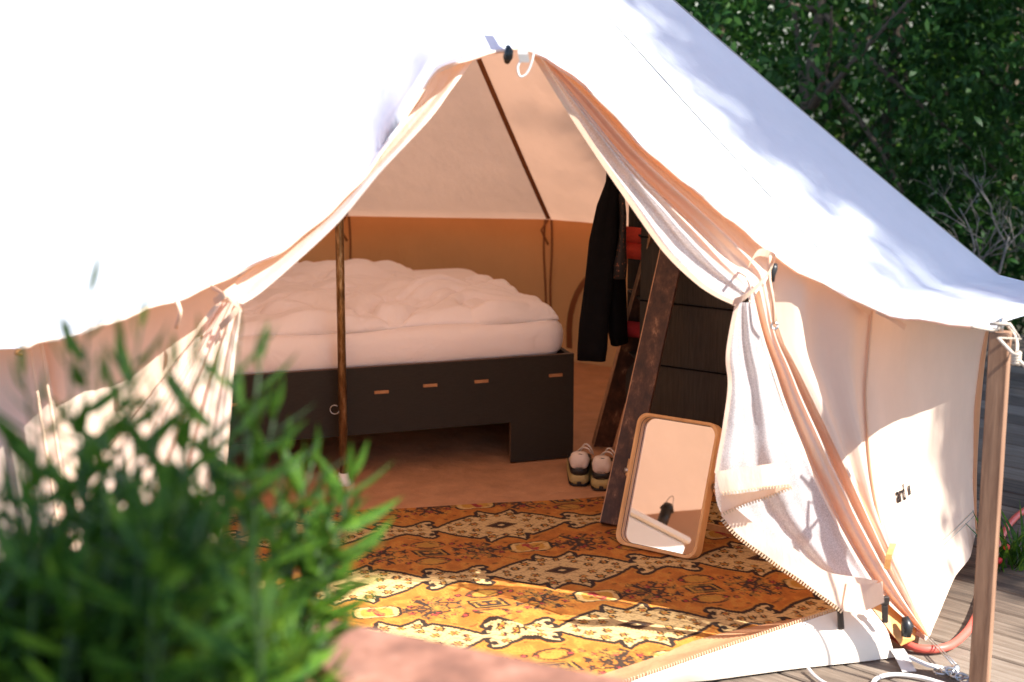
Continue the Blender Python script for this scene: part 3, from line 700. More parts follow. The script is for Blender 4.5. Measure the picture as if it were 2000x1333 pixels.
c3 = tube('white_cable', cr([gr(1578, 1306, .014), gr(1590, 1320, .01), gr(1606, 1332, .01), gr(1640, 1350, .01)], 16), .0045, M['cable'], None, 8)
tag(c3, 'short grey cable end poking out below the middle of the threshold', 'cable')

# ------------------------------------------------------------------ bed, mattress, duvets
br = gr(1128, 906); bl_t = gr(480, 741, .41); br_t = gr(1130, 697, .41)
bu = Vector((br_t.x-bl_t.x, br_t.y-bl_t.y, 0)).normalized(); bw = Vector((-bu.y, bu.x, 0))     # along, and away from the viewer
BL, BD, BH = 1.985, 1.40, .41
bo = Vector((br.x, br.y, 0))-bu*BL+bw*.05                      # front left bottom corner
bed = thing('bed_frame', 'dark plywood box bed with wooden tenons along its side', 'bed', bo)
def bedp(a, b_, z): return bo+bu*a+bw*b_+Vector((0, 0, z))
def board(name, poly, b0, th, edge=None):
    n = len(poly); V = [bedp(a, b0, z) for a, z in poly]+[bedp(a, b0+th, z) for a, z in poly]
    F = [tuple(range(n)), tuple(reversed(range(n, 2*n)))]; mi = [0, 0]
    for i in range(n):
        j = (i+1) % n; F.append((i, i+n, j+n, j)); mi.append(1)
    return mk(name, V, F, [M['ply'], M['ply_edge']], bed, False, mi)
board('side_board', [(0, .012), (.245, .012), (.245, .165), (BL-.245, .165), (BL-.245, .012), (BL, .012), (BL, BH), (0, BH)], 0, .018)
board('side_board', [(0, .012), (.245, .012), (.245, .165), (BL-.245, .165), (BL-.245, .012), (BL, .012), (BL, BH), (0, BH)], BD-.018, .018)
for a in (0.004, BL-.022-.0):
    V, F = box_geo(bedp(a, .02, .012), bu*.018, bw*(BD-.04), Vector((0, 0, BH-.014))); mk('end_board', V, F, M['ply'], bed, False)
for a in (.26, .95, BL-.28): box('cross_board', bedp(a, .02, .19), bu*.018, bw*(BD-.04), Vector((0, 0, .19)), M['ply'], bed)
for i in range(12): box('slat', bedp(.06+i*.155, .03, BH-.03), bu*.07, bw*(BD-.06), Vector((0, 0, .018)), M['dowel'], bed)
def on_board(px, py):
    d = ray(px, py); o = Vector((0, 0, CAM_H)); t = (bo-o).dot(bw)/d.dot(bw); return o+d*t
for (px, py, wd) in ((450, 791, 24), (745, 766, 36), (840, 753, 36), (940, 745, 36), (1085, 733, 33)):
    c = on_board(px, py); w_ = .052; box('tenon', c-bu*w_/2-bw*.006-Vector((0, 0, .0055)), bu*w_, bw*.012, Vector((0, 0, .011)), M['dowel'], bed, bev=.001)
MH = .135
def pad(name, a0, a1, b0, b1, z0, hfun, mat, label, cat, na=90, nb=60, p=3.2):
    """closed soft body: domed top from hfun, rounded rim, flat underside"""
    V = []; n1, n2 = na, nb
    for i in range(n1):
        for j in range(n2):
            u = i/(n1-1); w = j/(n2-1); a = a0+(a1-a0)*u; b_ = b0+(b1-b0)*w
            V.append(bedp(a, b_, 0)+Vector((0, 0, z0+hfun(a, b_, u, w))))
    F = gridf(n1, n2); off = len(V)
    rim = [(i, 0) for i in range(n1)]+[(n1-1, j) for j in range(1, n2)]+[(i, n2-1) for i in range(n1-2, -1, -1)]+[(0, j) for j in range(n2-2, 0, -1)]
    N = len(rim)
    for (i, j) in rim:
        t = V[i*n2+j]; V.append(Vector((t.x, t.y, z0)))
    for k in range(N):
        q = (k+1) % N; F.append((rim[k][0]*n2+rim[k][1], off+k, off+q, rim[q][0]*n2+rim[q][1]))
    F.append(tuple(range(off, off+N))[::-1])
    o = mk(name, V, F, mat); tag(o, label, cat); return o
# mattress: lofted cross-section with rounded rims
def mattress():
    a0, a1, b0, b1, z0, z1, r = -.0, BL-.014, .012, BD-.02, BH-.012, BH+MH-.012, .05
    V, F = [], []; ring_n = None; prof = []
    for k in range(7): t = math.pi/2*k/6; prof.append((r*(1-math.sin(t)), z0+.035*(1-math.cos(t)) if False else z0+.03*(1-math.cos(t))*0))
    layers = [(0.02, z0), (.006, z0+.02), (0, z0+.05), (0, z1-.05), (.006, z1-.028), (.02, z1-.010), (.045, z1-.001), (.10, z1+.002), (.3, z1+.004)]
    N = 0
    for (ins, z) in layers:
        pts = []; cr_ = max(.02, .08-ins*.5)
        A0, A1, B0, B1 = a0+ins, a1-ins, b0+ins, b1-ins
        for (ca, cb, s0) in ((A1-cr_, B0+cr_, -90), (A1-cr_, B1-cr_, 0), (A0+cr_, B1-cr_, 90), (A0+cr_, B0+cr_, 180)):
            for k in range(7): t = R(s0+90*k/6); pts.append((ca+cr_*math.cos(t), cb+cr_*math.sin(t)))
        # subdivide long edges
        P2 = []
        for i in range(len(pts)):
            q = pts[(i+1) % len(pts)]; d = math.dist(pts[i], q); m_ = 18
            P2.append(pts[i])
            if i % 7 == 6:
                for s in range(1, m_): P2.append((pts[i][0]+(q[0]-pts[i][0])*s/m_, pts[i][1]+(q[1]-pts[i][1])*s/m_))
        N = len(P2)
        for (a, b_) in P2:
            p = bedp(a, b_, z); V.append(p+Vector((nz(p, 7)*.004, nz(p, 7, 3)*.006, nz(p, 5, 8)*.004)))
    for k in range(len(layers)-1):
        for i in range(N): j = (i+1) % N; F.append((k*N+i, k*N+j, (k+1)*N+j, (k+1)*N+i))
    F.append(tuple((len(layers)-1)*N+i for i in range(N))); F.append(tuple(reversed(range(N))))
    return tag(mk('mattress', V, F, M['sheet']), 'thick mattress in a pale fitted sheet lying on the dark box bed', 'mattress')
mattress()
ZT = BH+MH-.008
def duvet(name, a0, a1, b0, b1, hs, seed, label, z0=ZT-.009, th=.05, jag=.05, na=230, nb=140):
    """puffy sheet: top and bottom share a rumpled outline"""
    top, bot = [], []
    for i in range(na):
        for j in range(nb):
            u = i/(na-1); w = j/(nb-1)
            a = a0+(a1-a0)*u; b_ = b0+(b1-b0)*w
            q = Vector((a*2.2+seed, b_*2.2, seed))
            a += jag*noise.noise(q*1.6)*1.2; b_ += jag*noise.noise(q*1.7+Vector((9, 1, 3)))
            e = min(u*(a1-a0), (1-u)*(a1-a0), w*(b1-b0), (1-w)*(b1-b0))
            prof = min(1, e/.05); prof = math.sqrt(max(0, 1-(1-prof)**2))
            base = hs(a, b_, u, w)
            f1 = abs(noise.noise(Vector((a*5.0+b_*2.5+seed, b_*7.5-a*1.2, seed*2))))
            f2 = abs(noise.noise(Vector((a*11-b_*6+seed, b_*12+a*4, seed*3))))
            wx = noise.noise(Vector((a*2.4, b_*2.4, seed+7)))*.5; crs = (1-abs(noise.noise(Vector((a*2.6+wx*2+seed, b_*4.6+wx*3, seed-2)))))**18; crs2 = (1-abs(noise.noise(Vector((a*8+wx*5-b_*5, b_*6+a*4+seed, seed+11)))))**10
            f3 = noise.noise(Vector((a*3.2+seed, b_*3.6, 4+seed)))
            h = base*(.55+.45*prof)*prof + prof*(.034*f3+.055*(f1-.22)+.006*(f2-.2)-.034*crs-.003*crs2) + .012*prof
            p = bedp(a, b_, 0); top.append(p+Vector((0, 0, z0+max(.0015, h))))
            bot.append(bedp(a+(.5-u)*2*.012*(1-prof), b_+(.5-w)*2*.014*(1-prof), z0+.001))
    V = top+bot; off = len(top); F = gridf(na, nb)
    for i in range(na-1):
        for j in (0, nb-1):
            x, y = i*nb+j, (i+1)*nb+j; F.append((x, off+x, off+y, y) if j == 0 else (x, y, off+y, off+x))
    for j in range(nb-1):
        for i in (0, na-1):
            x, y = i*nb+j, i*nb+j+1; F.append((x, y, off+y, off+x) if i == 0 else (x, off+x, off+y, y))
    F += [tuple(reversed([f+off for f in q])) for q in gridf(na, nb)]
    return tag(mk(name, V, F, M['duvet']), label, 'duvet', 'rumpled duvets on the bed')
def bmp(a, b_, ca, cb, ra, rb): return math.exp(-((a-ca)/ra)**2-((b_-cb)/rb)**2)
duvet('duvet', .02, 1.66, .60, 1.32, lambda a, b_, u, w: .030+.052*bmp(a, b_, 1.25, 1.0, .35, .25)+.02*bmp(a, b_, .7, .9, .4, .3), 3.3, 'white rumpled duvet lying at the back of the bed')
duvet('duvet', .62, 1.935, .06, .82, lambda a, b_, u, w: .030+.064*bmp(a, b_, 1.64, .42, .26, .30)+.03*bmp(a, b_, 1.1, .5, .3, .3)+.01*bmp(a, b_, .8, .3, .2, .2), 8.1, 'white crumpled duvet at the front of the bed near the viewer')

# ------------------------------------------------------------------ rug (woven pattern as vertex colours)
ru = Vector((math.cos(R(10)), math.sin(R(10)), 0)); rv = Vector((ru.y, -ru.x, 0))       # along, and towards the viewer
r0 = gr(1185, 978); r0 = Vector((r0.x, r0.y, 0))
U0, U1, VV = -1.55, .62, 1.52
NU, NVr = 620, 370
uu, vv = np.meshgrid(np.linspace(U0, U1, NU), np.linspace(0, VV, NVr), indexing='ij')
PER, ROW = .62, .43
def rug_xy(p): d = Vector((p.x, p.y, 0))-r0; return d.dot(ru), d.dot(rv)
mu, mv = rug_xy(gr(1098, 1124))
rowi = np.round((vv-mv)/ROW); y = (vv-mv)-rowi*ROW; x = (uu-mu-.11*rowi) % PER; x = np.where(x > PER/2, x-PER, x); ax_ = np.abs(x); ay_ = np.abs(y)
hx = np.array([0, .025, .055, .062, .085, .12, .155, .185, .205, .228, .240, .255, .275, .31]); hy = np.array([.098, .112, .140, .086, .100, .080, .058, .030, .011, .009, .050, .066, .044, .026])
H = np.interp(ax_, hx, hy); med = ay_ < H
# scroll hooks cut from the necks
hk = np.hypot(ax_-.232, ay_-.046); cream = med | ((hk < .027) & (hk > .013) & (ax_ > .222))
def dil(m_, k):
    o = m_.copy()
    for _ in range(k):
        q = o.copy(); q[1:] |= o[:-1]; q[:-1] |= o[1:]; q[:, 1:] |= o[:, :-1]; q[:, :-1] |= o[:, 1:]; o = q
    return o
C = np.zeros((NU, NVr, 3))
OCH, OCH2, CRM, DRK, GLD, RED, BRN = map(np.array, [(.41, .145, .022), (.33, .115, .02), (.56, .39, .17), (.028, .016, .010), (.46, .24, .04), (.27, .035, .030), (.09, .040, .016)])
nzs = nrng.random((NU//6+2, NVr//6+2)); nb_ = np.kron(nzs, np.ones((6, 6)))[:NU, :NVr]
for _ in range(6): nb_[1:-1, 1:-1] = (nb_[:-2, 1:-1]+nb_[2:, 1:-1]+nb_[1:-1, :-2]+nb_[1:-1, 2:]+nb_[1:-1, 1:-1])/5
C[:] = OCH; C = C*(0.8+.45*nb_[..., None])
out = dil(cream, 4) & ~cream; out2 = dil(cream, 6) & ~dil(cream, 5)
C[out] = DRK; C[cream] = CRM; C[out2] = GLD*.9
def put(mask, col, where=None):
    mm_ = mask if where is None else mask & where
    C[mm_] = col
def rosette(cx, cy, r, where, c1=GLD, c2=DRK, both=True):
    for sx in ((1, -1) if both else (1,)):
        for sy in ((1, -1) if both else (1,)):
            d = np.hypot(x-sx*cx, y-sy*cy); th = np.arctan2(y-sy*cy, x-sx*cx); rr_ = r*(.82+.18*np.cos(6*th))
            put(d < rr_, c2, where); put(d < rr_*.72, c1, where); put((d < rr_*.72) & (np.abs(np.sin(3*th)) < .28), c2*1.5, where); put(d < r*.22, RED, where)
for (cx, cy, r) in ((.045, .075, .017), (.10, .055, .016), (.085, .022, .014), (.135, .028, .015), (.165, .010, .011), (.03, .105, .012), (.05, .048, .012), (.262, .030, .013), (.295, .0, .013), (.262, -.0, .010), (.16, .042, .009), (.0, .07, .012)): rosette(cx, cy*1.28, r*1.2, cream)
dia = ax_/.055+ay_/.034; put(dia < 1, BRN*.8); put(dia < .62, DRK); put(dia < .25, CRM)
# fine vine on the cream
vine = (np.abs(np.sin(x*95+3*np.sin(y*80))*np.cos(y*105+2*np.sin(x*60))) < .10) & cream & (dia > 1.1)
C[vine] = C[vine]*.55+BRN*.3
och = ~dil(cream, 7)
y2 = np.where(y > 0, y-ROW/2, y+ROW/2); x2 = (uu-mu-.11*(rowi+np.where(y > 0, .5, -.5))) % PER; x2 = np.where(x2 > PER/2, x2-PER, x2)
def put2(fx, fy, col, cond=och):
    m_ = cond & fx & fy; C[m_] = col
# cream cartouche between medallions
ca = np.abs(x2)/.060; cb = np.abs(y2)/.034; sup = (ca**3+cb**3)
lobe = sup*(1+.25*np.cos(4*np.arctan2(y2, x2)))
C[och & (lobe < 1.9)] = DRK; C[och & (lobe < 1.25)] = CRM*np.array((1.05, 1.0, .85)); C[och & (lobe < .5)] = GLD
C[och & (np.abs(x2-.4*y2) < .010) & (np.abs(y2) < .032)] = RED; C[och & (np.hypot(x2-.018, y2-.014) < .007)] = RED*1.3; C[och & (np.hypot(x2+.018, y2+.014) < .007)] = RED*1.3
# framed rectangle half a period along
x3 = np.where(x2 > 0, x2-PER/2, x2+PER/2); xr, yr = x3-.35*y2, y2
rc = np.maximum(np.abs(xr)/.050, np.abs(yr)/.030)
C[och & (rc < 1)] = DRK; C[och & (rc < .82)] = GLD*.8; C[och & (rc < .66)] = DRK*1.5; C[och & (rc < .5) & (np.abs(np.sin(xr*120))*np.abs(np.cos(yr*130)) > .55)] = OCH
for sy in (1, -1):      # garland arcs above and below the rectangle
    d = np.hypot(x3/1.6, y2-sy*.072)
    C[och & (np.abs(d-.030) < .004)] = BRN*.8; C[och & (d < .022)] = GLD*.85
    for kx in (-.075, -.045, .045, .075):
        dd = np.hypot(x3-kx, y2-sy*(.060+.2*abs(kx))); C[och & (dd < .011)] = BRN*.7; C[och & (dd < .006)] = RED*1.2
# sprays
for (sx, sy) in ((1, 1), (-1, 1), (1, -1), (-1, -1)):
    lx, ly = x2*sx-.155, y2*sy-.012
    for (kk, of, ln_) in ((.35, 0, .085), (-.9, .012, .05), (1.6, -.01, .04)):
        st = (np.abs(ly-kk*lx-of-.010*np.sin(lx*70)) < .0035*(1+abs(kk))) & (np.abs(lx) < ln_); C[och & st] = DRK*1.6
    for (fx, fy, r, c_) in ((-.06, .012, .013, RED), (-.03, -.028, .012, BRN), (.0, .030, .014, RED*1.2), (.03, -.015, .013, BRN), (.055, .04, .012, RED), (.075, .005, .011, DRK*2), (-.075, -.022, .010, DRK*2), (.02, .058, .010, BRN), (-.02, .052, .009, DRK*2), (.01, -.045, .011, RED), (-.05, .045, .009, GLD*1.1), (.05, -.038, .009, GLD*1.1)):
        d = np.hypot(lx-fx, ly-fy); th = np.arctan2(ly-fy, lx-fx); rr_ = 1.15*r*(.75+.3*np.cos(5*th+fx*90))
        C[och & (d < rr_)] = DRK*1.3; C[och & (d < rr_*.62)] = c_
spk = nrng.random((NU, NVr)); C[och & (spk > .985)] *= .55
latt = np.abs(np.sin(uu*38+2.2*np.sin(vv*31))*np.sin(vv*44+2*np.sin(uu*23))); C[och & (latt > .93)] = C[och & (latt > .93)]*.35+BRN*.3
blotm = nb_ > .60; C[och & blotm & (spk > .3)] = C[och & blotm & (spk > .3)]*.5+GLD*.5
C *= (0.86+.28*nrng.random((NU, NVr)))[..., None]
# border at the two ends
def rug_z(u_, v_):
    z = .012
    return z
Px = r0.x+uu*ru.x+vv*rv.x; Py = r0.y+uu*ru.y+vv*rv.y
bu1, bv1 = rug_xy(gr(930, 1200, .02)); bu2, bv2 = rug_xy(gr(1040, 1240, .02))
seg = np.array([bu2-bu1, bv2-bv1]); sl_ = np.hypot(*seg); t_ = ((uu-bu1)*seg[0]+(vv-bv1)*seg[1])/sl_**2; dist = ((uu-bu1)*(-seg[1])+(vv-bv1)*seg[0])/sl_
rip = np.exp(-((t_-.5)/.8)**2)*np.exp(-(dist/.022)**2)*.020
Pz = .016+rip+.003*np.sin(uu*4.1+vv*3)+.002*np.sin(uu*11-vv*7); 
V = np.stack([Px, Py, Pz], -1).reshape(-1, 3)
idx = np.arange(NU*NVr).reshape(NU, NVr); Fq = np.stack([idx[:-1, :-1], idx[:-1, 1:], idx[1:, 1:], idx[1:, :-1]], -1).reshape(-1, 4)
m, n, l, b = nodes('rug_wool'); at_ = n.new('ShaderNodeAttribute'); at_.attribute_name = 'pattern'; v = coords(n, l); f = tex(n, l, v, 450, 3)
l.new(at_.outputs['Color'], b.inputs['Base Color']); b.inputs['Roughness'].default_value = .95; b.inputs['Specular IOR Level'].default_value = .15; b.inputs['Sheen Weight'].default_value = .04
l.new(bump(n, l, f, .5, .003), b.inputs['Normal'])
ztp = np.array([(p.x, p.y) for p in zt[::-1]]); lim = np.interp(Px, ztp[:, 0], ztp[:, 1], left=ztp[0, 1], right=9)+.02
inside = (Py > lim) & (np.hypot(Px-CX, Py-CY) < 2.02); keep = inside[:-1, :-1] & inside[1:, 1:] & inside[:-1, 1:] & inside[1:, :-1]
Fq = Fq[keep.ravel()]
rug = np_mesh('rug', V, Fq, m); ca_ = rug.data.color_attributes.new('pattern', 'FLOAT_COLOR', 'POINT')
ca_.data.foreach_set('color', np.concatenate([np.clip(C, 0, 1).reshape(-1, 3), np.ones((NU*NVr, 1))], 1).astype(np.float32).ravel())
tag(rug, 'ochre patterned rug with cream medallions on the tent floor', 'rug')

# ------------------------------------------------------------------ clothes trestle, organiser, clothes
tr_o = gr(1192, 1036)
tre = thing('clothes_trestle', 'A-shaped clothes rack of worn dark brown planks', 'clothes rack', (tr_o.x, tr_o.y, 0))
def plank_leg(p0, p1, wdir, w, nd, th):
    wd = (wdir-(p1-p0).normalized()*wdir.dot((p1-p0).normalized())).normalized(); nn = (p1-p0).normalized().cross(wd)
    V, F = box_geo(p0-wd*w/2-nn*th/2, wd*w, nn*th, p1-p0, bev=.002); o = mk('leg', V, F, M['worn'], tre, False)
    # bare strip along the left edge
    tdir = (p1-p0); V, F = box_geo(p0-wd*(w/2+.0015)-nn*th*.5, wd*.003, nn*th, tdir); mk('bare_edge', V, F, M['worn_edge'], o, False)
    return o
f0, f1 = gr(1190, 1038), at(1318, 470, 4.78); f0 = Vector((f0.x+.01, f0.y, 0.02)); fd = (f1-f0); plank_leg(f0, f0+fd*1.25, Vector((1, -.25, 0)), .080, None, .028)
r_0, r_1 = at(1176, 905, 5.30), at(1226, 690, 5.12); r_0.z = .012; rd = (r_1-r_0); plank_leg(r_0, r_0+rd*2.75, Vector((1, .15, 0)), .078, None, .028)
f2, r2 = f0+Vector((.42, .16, 0)), r_0+Vector((.40, .10, 0)); plank_leg(f2, f2+fd*1.15, Vector((1, -.25, 0)), .09, None, .028)
plank_leg(r2, r2+rd*2.4, Vector((1, .15, 0)), .078, None, .028)
ap = f0+fd*1.13; rod = tube('rail', [ap+Vector((-.16, -.05, .0)), ap+Vector((.46, .17, .0))], .014, M['worn'], tre, 10)
# organiser: hanging cloth shelves
oc = at(1250, 560, 4.93); oL = at(1226, 560, 5.14); oR = at(1470, 560, 4.70)
oc.z = oL.z = oR.z = 0; ea = oR-oc; eb = oL-oc; ZO0, ZO1 = .20, 1.10
org = thing('hanging_organiser', 'dark olive cloth hanging shelf organiser beside the plank', 'organiser', (oc.x, oc.y, ZO0))
def opan(name, o, a, b_, c): return box(name, o, a, b_, c, M['organiser'], org)
up = Vector((0, 0, 1)); tA = ea.normalized()*.006; tB = eb.normalized()*.006
levels = [ZO0+i*(ZO1-ZO0)/4 for i in range(5)]
for i in range(4):
    z0, z1 = levels[i]+.003, levels[i+1]-.003; V = []
    for q in range(9):
        for r_ in range(6):
            p = oc+ea*(q/8)+up*(z0+(z1-z0)*r_/5); V.append(p-eb.normalized()*(.010*math.sin(math.pi*r_/5)*(.6+.4*math.sin(q*1.3+i))))
    mk('side_panel', V, gridf(9, 6), M['organiser'], org)
    opan('back_panel', oc+ea+up*z0, tA, eb, up*(z1-z0)); opan('side_panel', oc+eb+up*z0, ea, tB, up*(z1-z0))
for z in levels: opan('shelf', oc+up*(z-.004), ea, eb, up*.006)
for z in levels[1:4]: tube('piping', [oc+up*z-eb.normalized()*.006, oc+ea+up*z-eb.normalized()*.006], .0025, M['jacket'], org, 6)
tube('hanger_hook', [oc+ea*.5+eb*.5+up*ZO1, oc+ea*.5+eb*.5+up*(ZO1+.08)], .004, M['steel'], org, 6)
def roll(name, c, axis, rad, length, mat, label, group=None):
    axis = axis.normalized(); s = axis.cross(up).normalized(); V = []; N = 60
    for i in range(N):
        a = i*.34; r_ = .012+(rad-.012)*i/(N-1)
        q = c+s*(r_*math.cos(a))+up*(r_*.92*math.sin(a))
        for j in range(8): V.append(q+axis*(length*(j/7-.5))+s*(.004*nz(q, 30, j)))
    o = mk(name, V, gridf(N, 8), mat); return tag(o, label, 'towel', group)
shelf_c = lambda lv, fr: oc+eb*.5+ea*fr+up*levels[lv]
ax_o = ea
for (px, py, rad, mt, lab) in ((1238, 459, .036, 'red', 'rolled bright red towel, upper one on the organiser shelf'), (1238, 489, .036, 'red', 'rolled bright red towel under another one in the organiser'), (1241, 642, .036, 'darkred', 'crimson folded cloth on a lower organiser shelf')):
    c = at(px, py, (oc.y+oL.y)/2)+ea*.10-eb*.08; roll('rolled_towel', c, ea, rad, .14, M[mt], lab)
# jacket: body and sleeve, lofted
def loft_rings(name, rows, mat, parent, seg=20, seed=0, wr=.010):
    V = []
    for (c, rx, ry, tw) in rows:
        for k in range(seg):
            a = 2*math.pi*k/seg; d = Vector((math.cos(a)*rx, math.sin(a)*ry, 0)); p = c+d
            V.append(p+d.normalized()*(wr*math.sin(3*a+tw+seed)+wr*.6*nz(p, 16, seed)))
    n = len(rows); F = []
    for i in range(n-1):
        for k in range(seg): F.append((i*seg+k, i*seg+(k+1) % seg, (i+1)*seg+(k+1) % seg, (i+1)*seg+k))
    F += [tuple(range(seg))[::-1], tuple((n-1)*seg+k for k in range(seg))]
    return mk(name, V, F, mat, parent)
JY = 5.0
jk = thing('jacket', 'black jacket hanging from the clothes rack beside the bed', 'jacket', at(1195, 700, JY))
def jr(px, py, hw, ry, tw=0, dy=0.0): return (at(px, py, JY+dy), hw/2778*JY*1.02, ry, tw)
loft_rings('body', [jr(1194, 330, 6, .02), jr(1198, 355, 12, .06, .2), jr(1198, 420, 17, .08, .5), jr(1199, 500, 18, .09, .8), jr(1199, 580, 20, .09, 1.2), jr(1202, 640, 18, .09, 1.6), jr(1205, 668, 16, .08, 1.8)], M['jacket'], jk)
loft_rings('sleeve', [jr(1194, 345, 8, .03, 0, -.06), jr(1184, 400, 18, .05, .3, -.10), jr(1175, 470, 23, .055, .6, -.12), jr(1168, 550, 24, .055, 1, -.12), jr(1160, 630, 27, .05, 1.4, -.11), jr(1157, 680, 27, .048, 1.7, -.10), jr(1156, 702, 25, .045, 1.9, -.10)], M['jacket'], jk, seed=2)
dr = thing('dress', 'dark floral dress hanging between the jacket and the organiser', 'dress', at(1217, 540, 5.02))
loft_rings('cloth', [jr(1215, 380, 5, .03, 0, -.12), jr(1216, 420, 6, .04, 1, -.12), jr(1214, 470, 7, .05, 2, -.12), jr(1210, 515, 12, .05, 2.5, -.12), jr(1209, 542, 12, .05, 3, -.12)], M['floral'], dr, wr=.004)

# ------------------------------------------------------------------ mirror
mBL, mBR = gr(1204, 1062, .02), gr(1362, 1096, .02)
mu_ = (mBR-mBL); mu_.z = 0; MW = mu_.length; mu_.normalize()
mb_ = Vector((-mu_.y, mu_.x, 0)); tilt = R(21); mup = Vector((mb_.x*math.sin(tilt), mb_.y*math.sin(tilt), math.cos(tilt))); mn = mu_.cross(mup).normalized()  # towards viewer
if mn.y > 0: mn = -mn
MHt = .415; mo = mBL+mu_*MW/2
mir = thing('table_mirror', 'rounded wooden table mirror standing on the rug by the plank', 'mirror', (mo.x, mo.y, .016))
def rrect(w, h, r, N=8):
    P = []
    for (cx, cy, s0) in ((w/2-r, r, -90), (w/2-r, h-r, 0), (-w/2+r, h-r, 90), (-w/2+r, r, 180)):
        for k in range(N+1): t = R(s0+90*k/N); P.append((cx+r*math.cos(t), cy+r*math.sin(t)))
    return P
def mp(x_, y_, d_): return mo+mu_*x_+mup*y_+mn*d_
lo = rrect(MW, MHt, .034); li = [(a*(MW-.020)/MW, .010+b_*(MHt-.020)/MHt) for a, b_ in lo]; N = len(lo)
loops = [(lo, -.022), (lo, .016), ([(a*.992, .0016+b_*.992) for a, b_ in lo], .019), ([(a*1.012, .013-.0024+(b_-.013)*1.012) for a, b_ in li], .019), (li, .016), (li, -.010)]
V = []; F = []
for (lp, d_) in loops: V += [mp(a, b_, d_) for a, b_ in lp]
for k in range(len(loops)-1):
    for i in range(N): j = (i+1) % N; F.append((k*N+i, k*N+j, (k+1)*N+j, (k+1)*N+i))
F.append(tuple(range(N)))
mk('frame', V, F, M['mirror_wood'], mir)
for o_ in mir.children: 
    mod = o_.modifiers.new('crisp', 'EDGE_SPLIT'); mod.split_angle = R(40)
mk('glass', [mp(a, b_, -.009) for a, b_ in li], [tuple(range(N))], M['mirror'], mir, False)
lg = [(a*1.006, .013+(b_-.013)*1.004) for a, b_ in li]
tube('shadow_gap', [mp(a*.998, b_, .004) for a, b_ in li]+[mp(li[0][0]*.998, li[0][1], .004)], .0012, M['black'], mir, 5)
st = mir
for sx in (-1, 1):
    a0 = mp(sx*(MW/2+.007), MHt*.55, -.004); foot = a0+mb_*.19; foot.z = .028
    ribbon('stand_arm', [a0+mup*.022, a0, a0.lerp(foot, .5), foot], mup, .030, mu_*sx, .009, M['mirror_wood'], mir)
    V, F = tube_geo([a0-mu_*sx*.002, a0+mu_*sx*.014], [.008, .008], 12); mk('pivot_screw', V, F, M['steel'], mir)
fl = mp(-(MW/2+.007), MHt*.55, -.004)+mb_*.19; fr_ = mp(MW/2+.007, MHt*.55, -.004)+mb_*.19; fl.z = fr_.z = .026
ribbon('stand_bar', [fl, fr_], Vector((0, 0, 1)), .022, mb_, .010, M['mirror_wood'], mir)

# ------------------------------------------------------------------ trainers
def shoe(px, py, label, yaw):
    c = gr(px, py); c = Vector((c.x, c.y, .008))
    t = thing('trainer', label, 'shoe', c, 'pair of trainers by the clothes rack')
    fw = Vector((math.sin(yaw), math.cos(yaw), 0)); rt = Vector((fw.y, -fw.x, 0))
    Lh = .285
    def hw(s): return (.030+.012*math.sin(min(1, s*1.1)*math.pi*.62)) if s < .93 else .040*math.sqrt(max(0, 1-((s-.93)/.07)**2))+.004
    def shell(name, zb, zt_, grow, mat, s0=0.0, s1=1.0, NS=18, SEG=14):
        V = []; 
        for i in range(NS):
            s = s0+(s1-s0)*i/(NS-1); e = 1 if 0.04 < s else .72+.28*s/.04
            b0, b1 = zb(s), zt_(s); w0 = (hw(s)+grow)*e
            for k in range(SEG):
                a = math.pi*2*k/SEG; cx, cz = math.cos(a), math.sin(a)
                pw = .55; cx = math.copysign(abs(cx)**pw, cx); cz = math.copysign(abs(cz)**pw, cz)
                zz = (b0+b1)/2+(b1-b0)/2*cz; tap = 1-.16*max(0, cz)
                V.append(c+fw*(s*Lh)+rt*(w0*cx*tap)+up*zz)
        n = NS; F = []
        for i in range(n-1):
            for k in range(SEG): F.append((i*SEG+k, (i+1)*SEG+k, (i+1)*SEG+(k+1) % SEG, i*SEG+(k+1) % SEG))
        F += [tuple(range(SEG)), tuple((n-1)*SEG+k for k in range(SEG))[::-1]]
        return mk(name, V, F, mat, t)
    shell('outsole', lambda s: .0+.012*max(0, s-.8)*5*.3, lambda s: .010, .004, M['shoe_black'])
    sole = shell('sole', lambda s: .008, lambda s: .046-.018*s, .005, M['shoe_sole'])
    V, F = box_geo(c+fw*-.003-rt*.008+up*.002, rt*.016, fw*.03, up*.016, bev=.003); mk('sole_notch', V, F, M['shoe_black'], sole, False)
    shell('upper', lambda s: .040-.014*s, lambda s: (.070 if s < .12 else .07+.0*s) if s < .3 else .088-.05*((s-.3)/.7)**1.4, .001, M['shoe_black'])
    shell('heel_counter', lambda s: .062, lambda s: .112-.08*s+.02*(1-abs(s-.1)/.1 if abs(s-.1) < .1 else 0), .0015, M['shoe_white'], 0, .34, 10)
    tube('collar', cr([c+fw*.02+rt*-.022+up*.104, c+fw*.012+up*.112, c+fw*.02+rt*.022+up*.104, c+fw*.09+rt*.026+up*.088, c+fw*.10+up*.082, c+fw*.09+rt*-.026+up*.088, c+fw*.02+rt*-.022+up*.104], 30), .006, M['shoe_black'], t, 6)
    tube('lace', cr([c+fw*.11+rt*-.01+up*.095, c+fw*.07+rt*.01+up*.122, c+fw*.05+rt*.03+up*.125, c+fw*.06+rt*.042+up*.105], 14), .0028, M['lace'], t, 6)
    tube('lace', cr([c+fw*.11+rt*.0+up*.095, c+fw*.09+rt*.02+up*.130, c+fw*.075+rt*.040+up*.12, c+fw*.09+rt*.05+up*.09], 14), .0026, M['lace'], t, 6)
shoe(1131, 955, 'left trainer of the pair, white heel and chunky yellow sole', R(3))
shoe(1174, 964, 'right trainer of the pair, nearer the leaning plank', R(6))

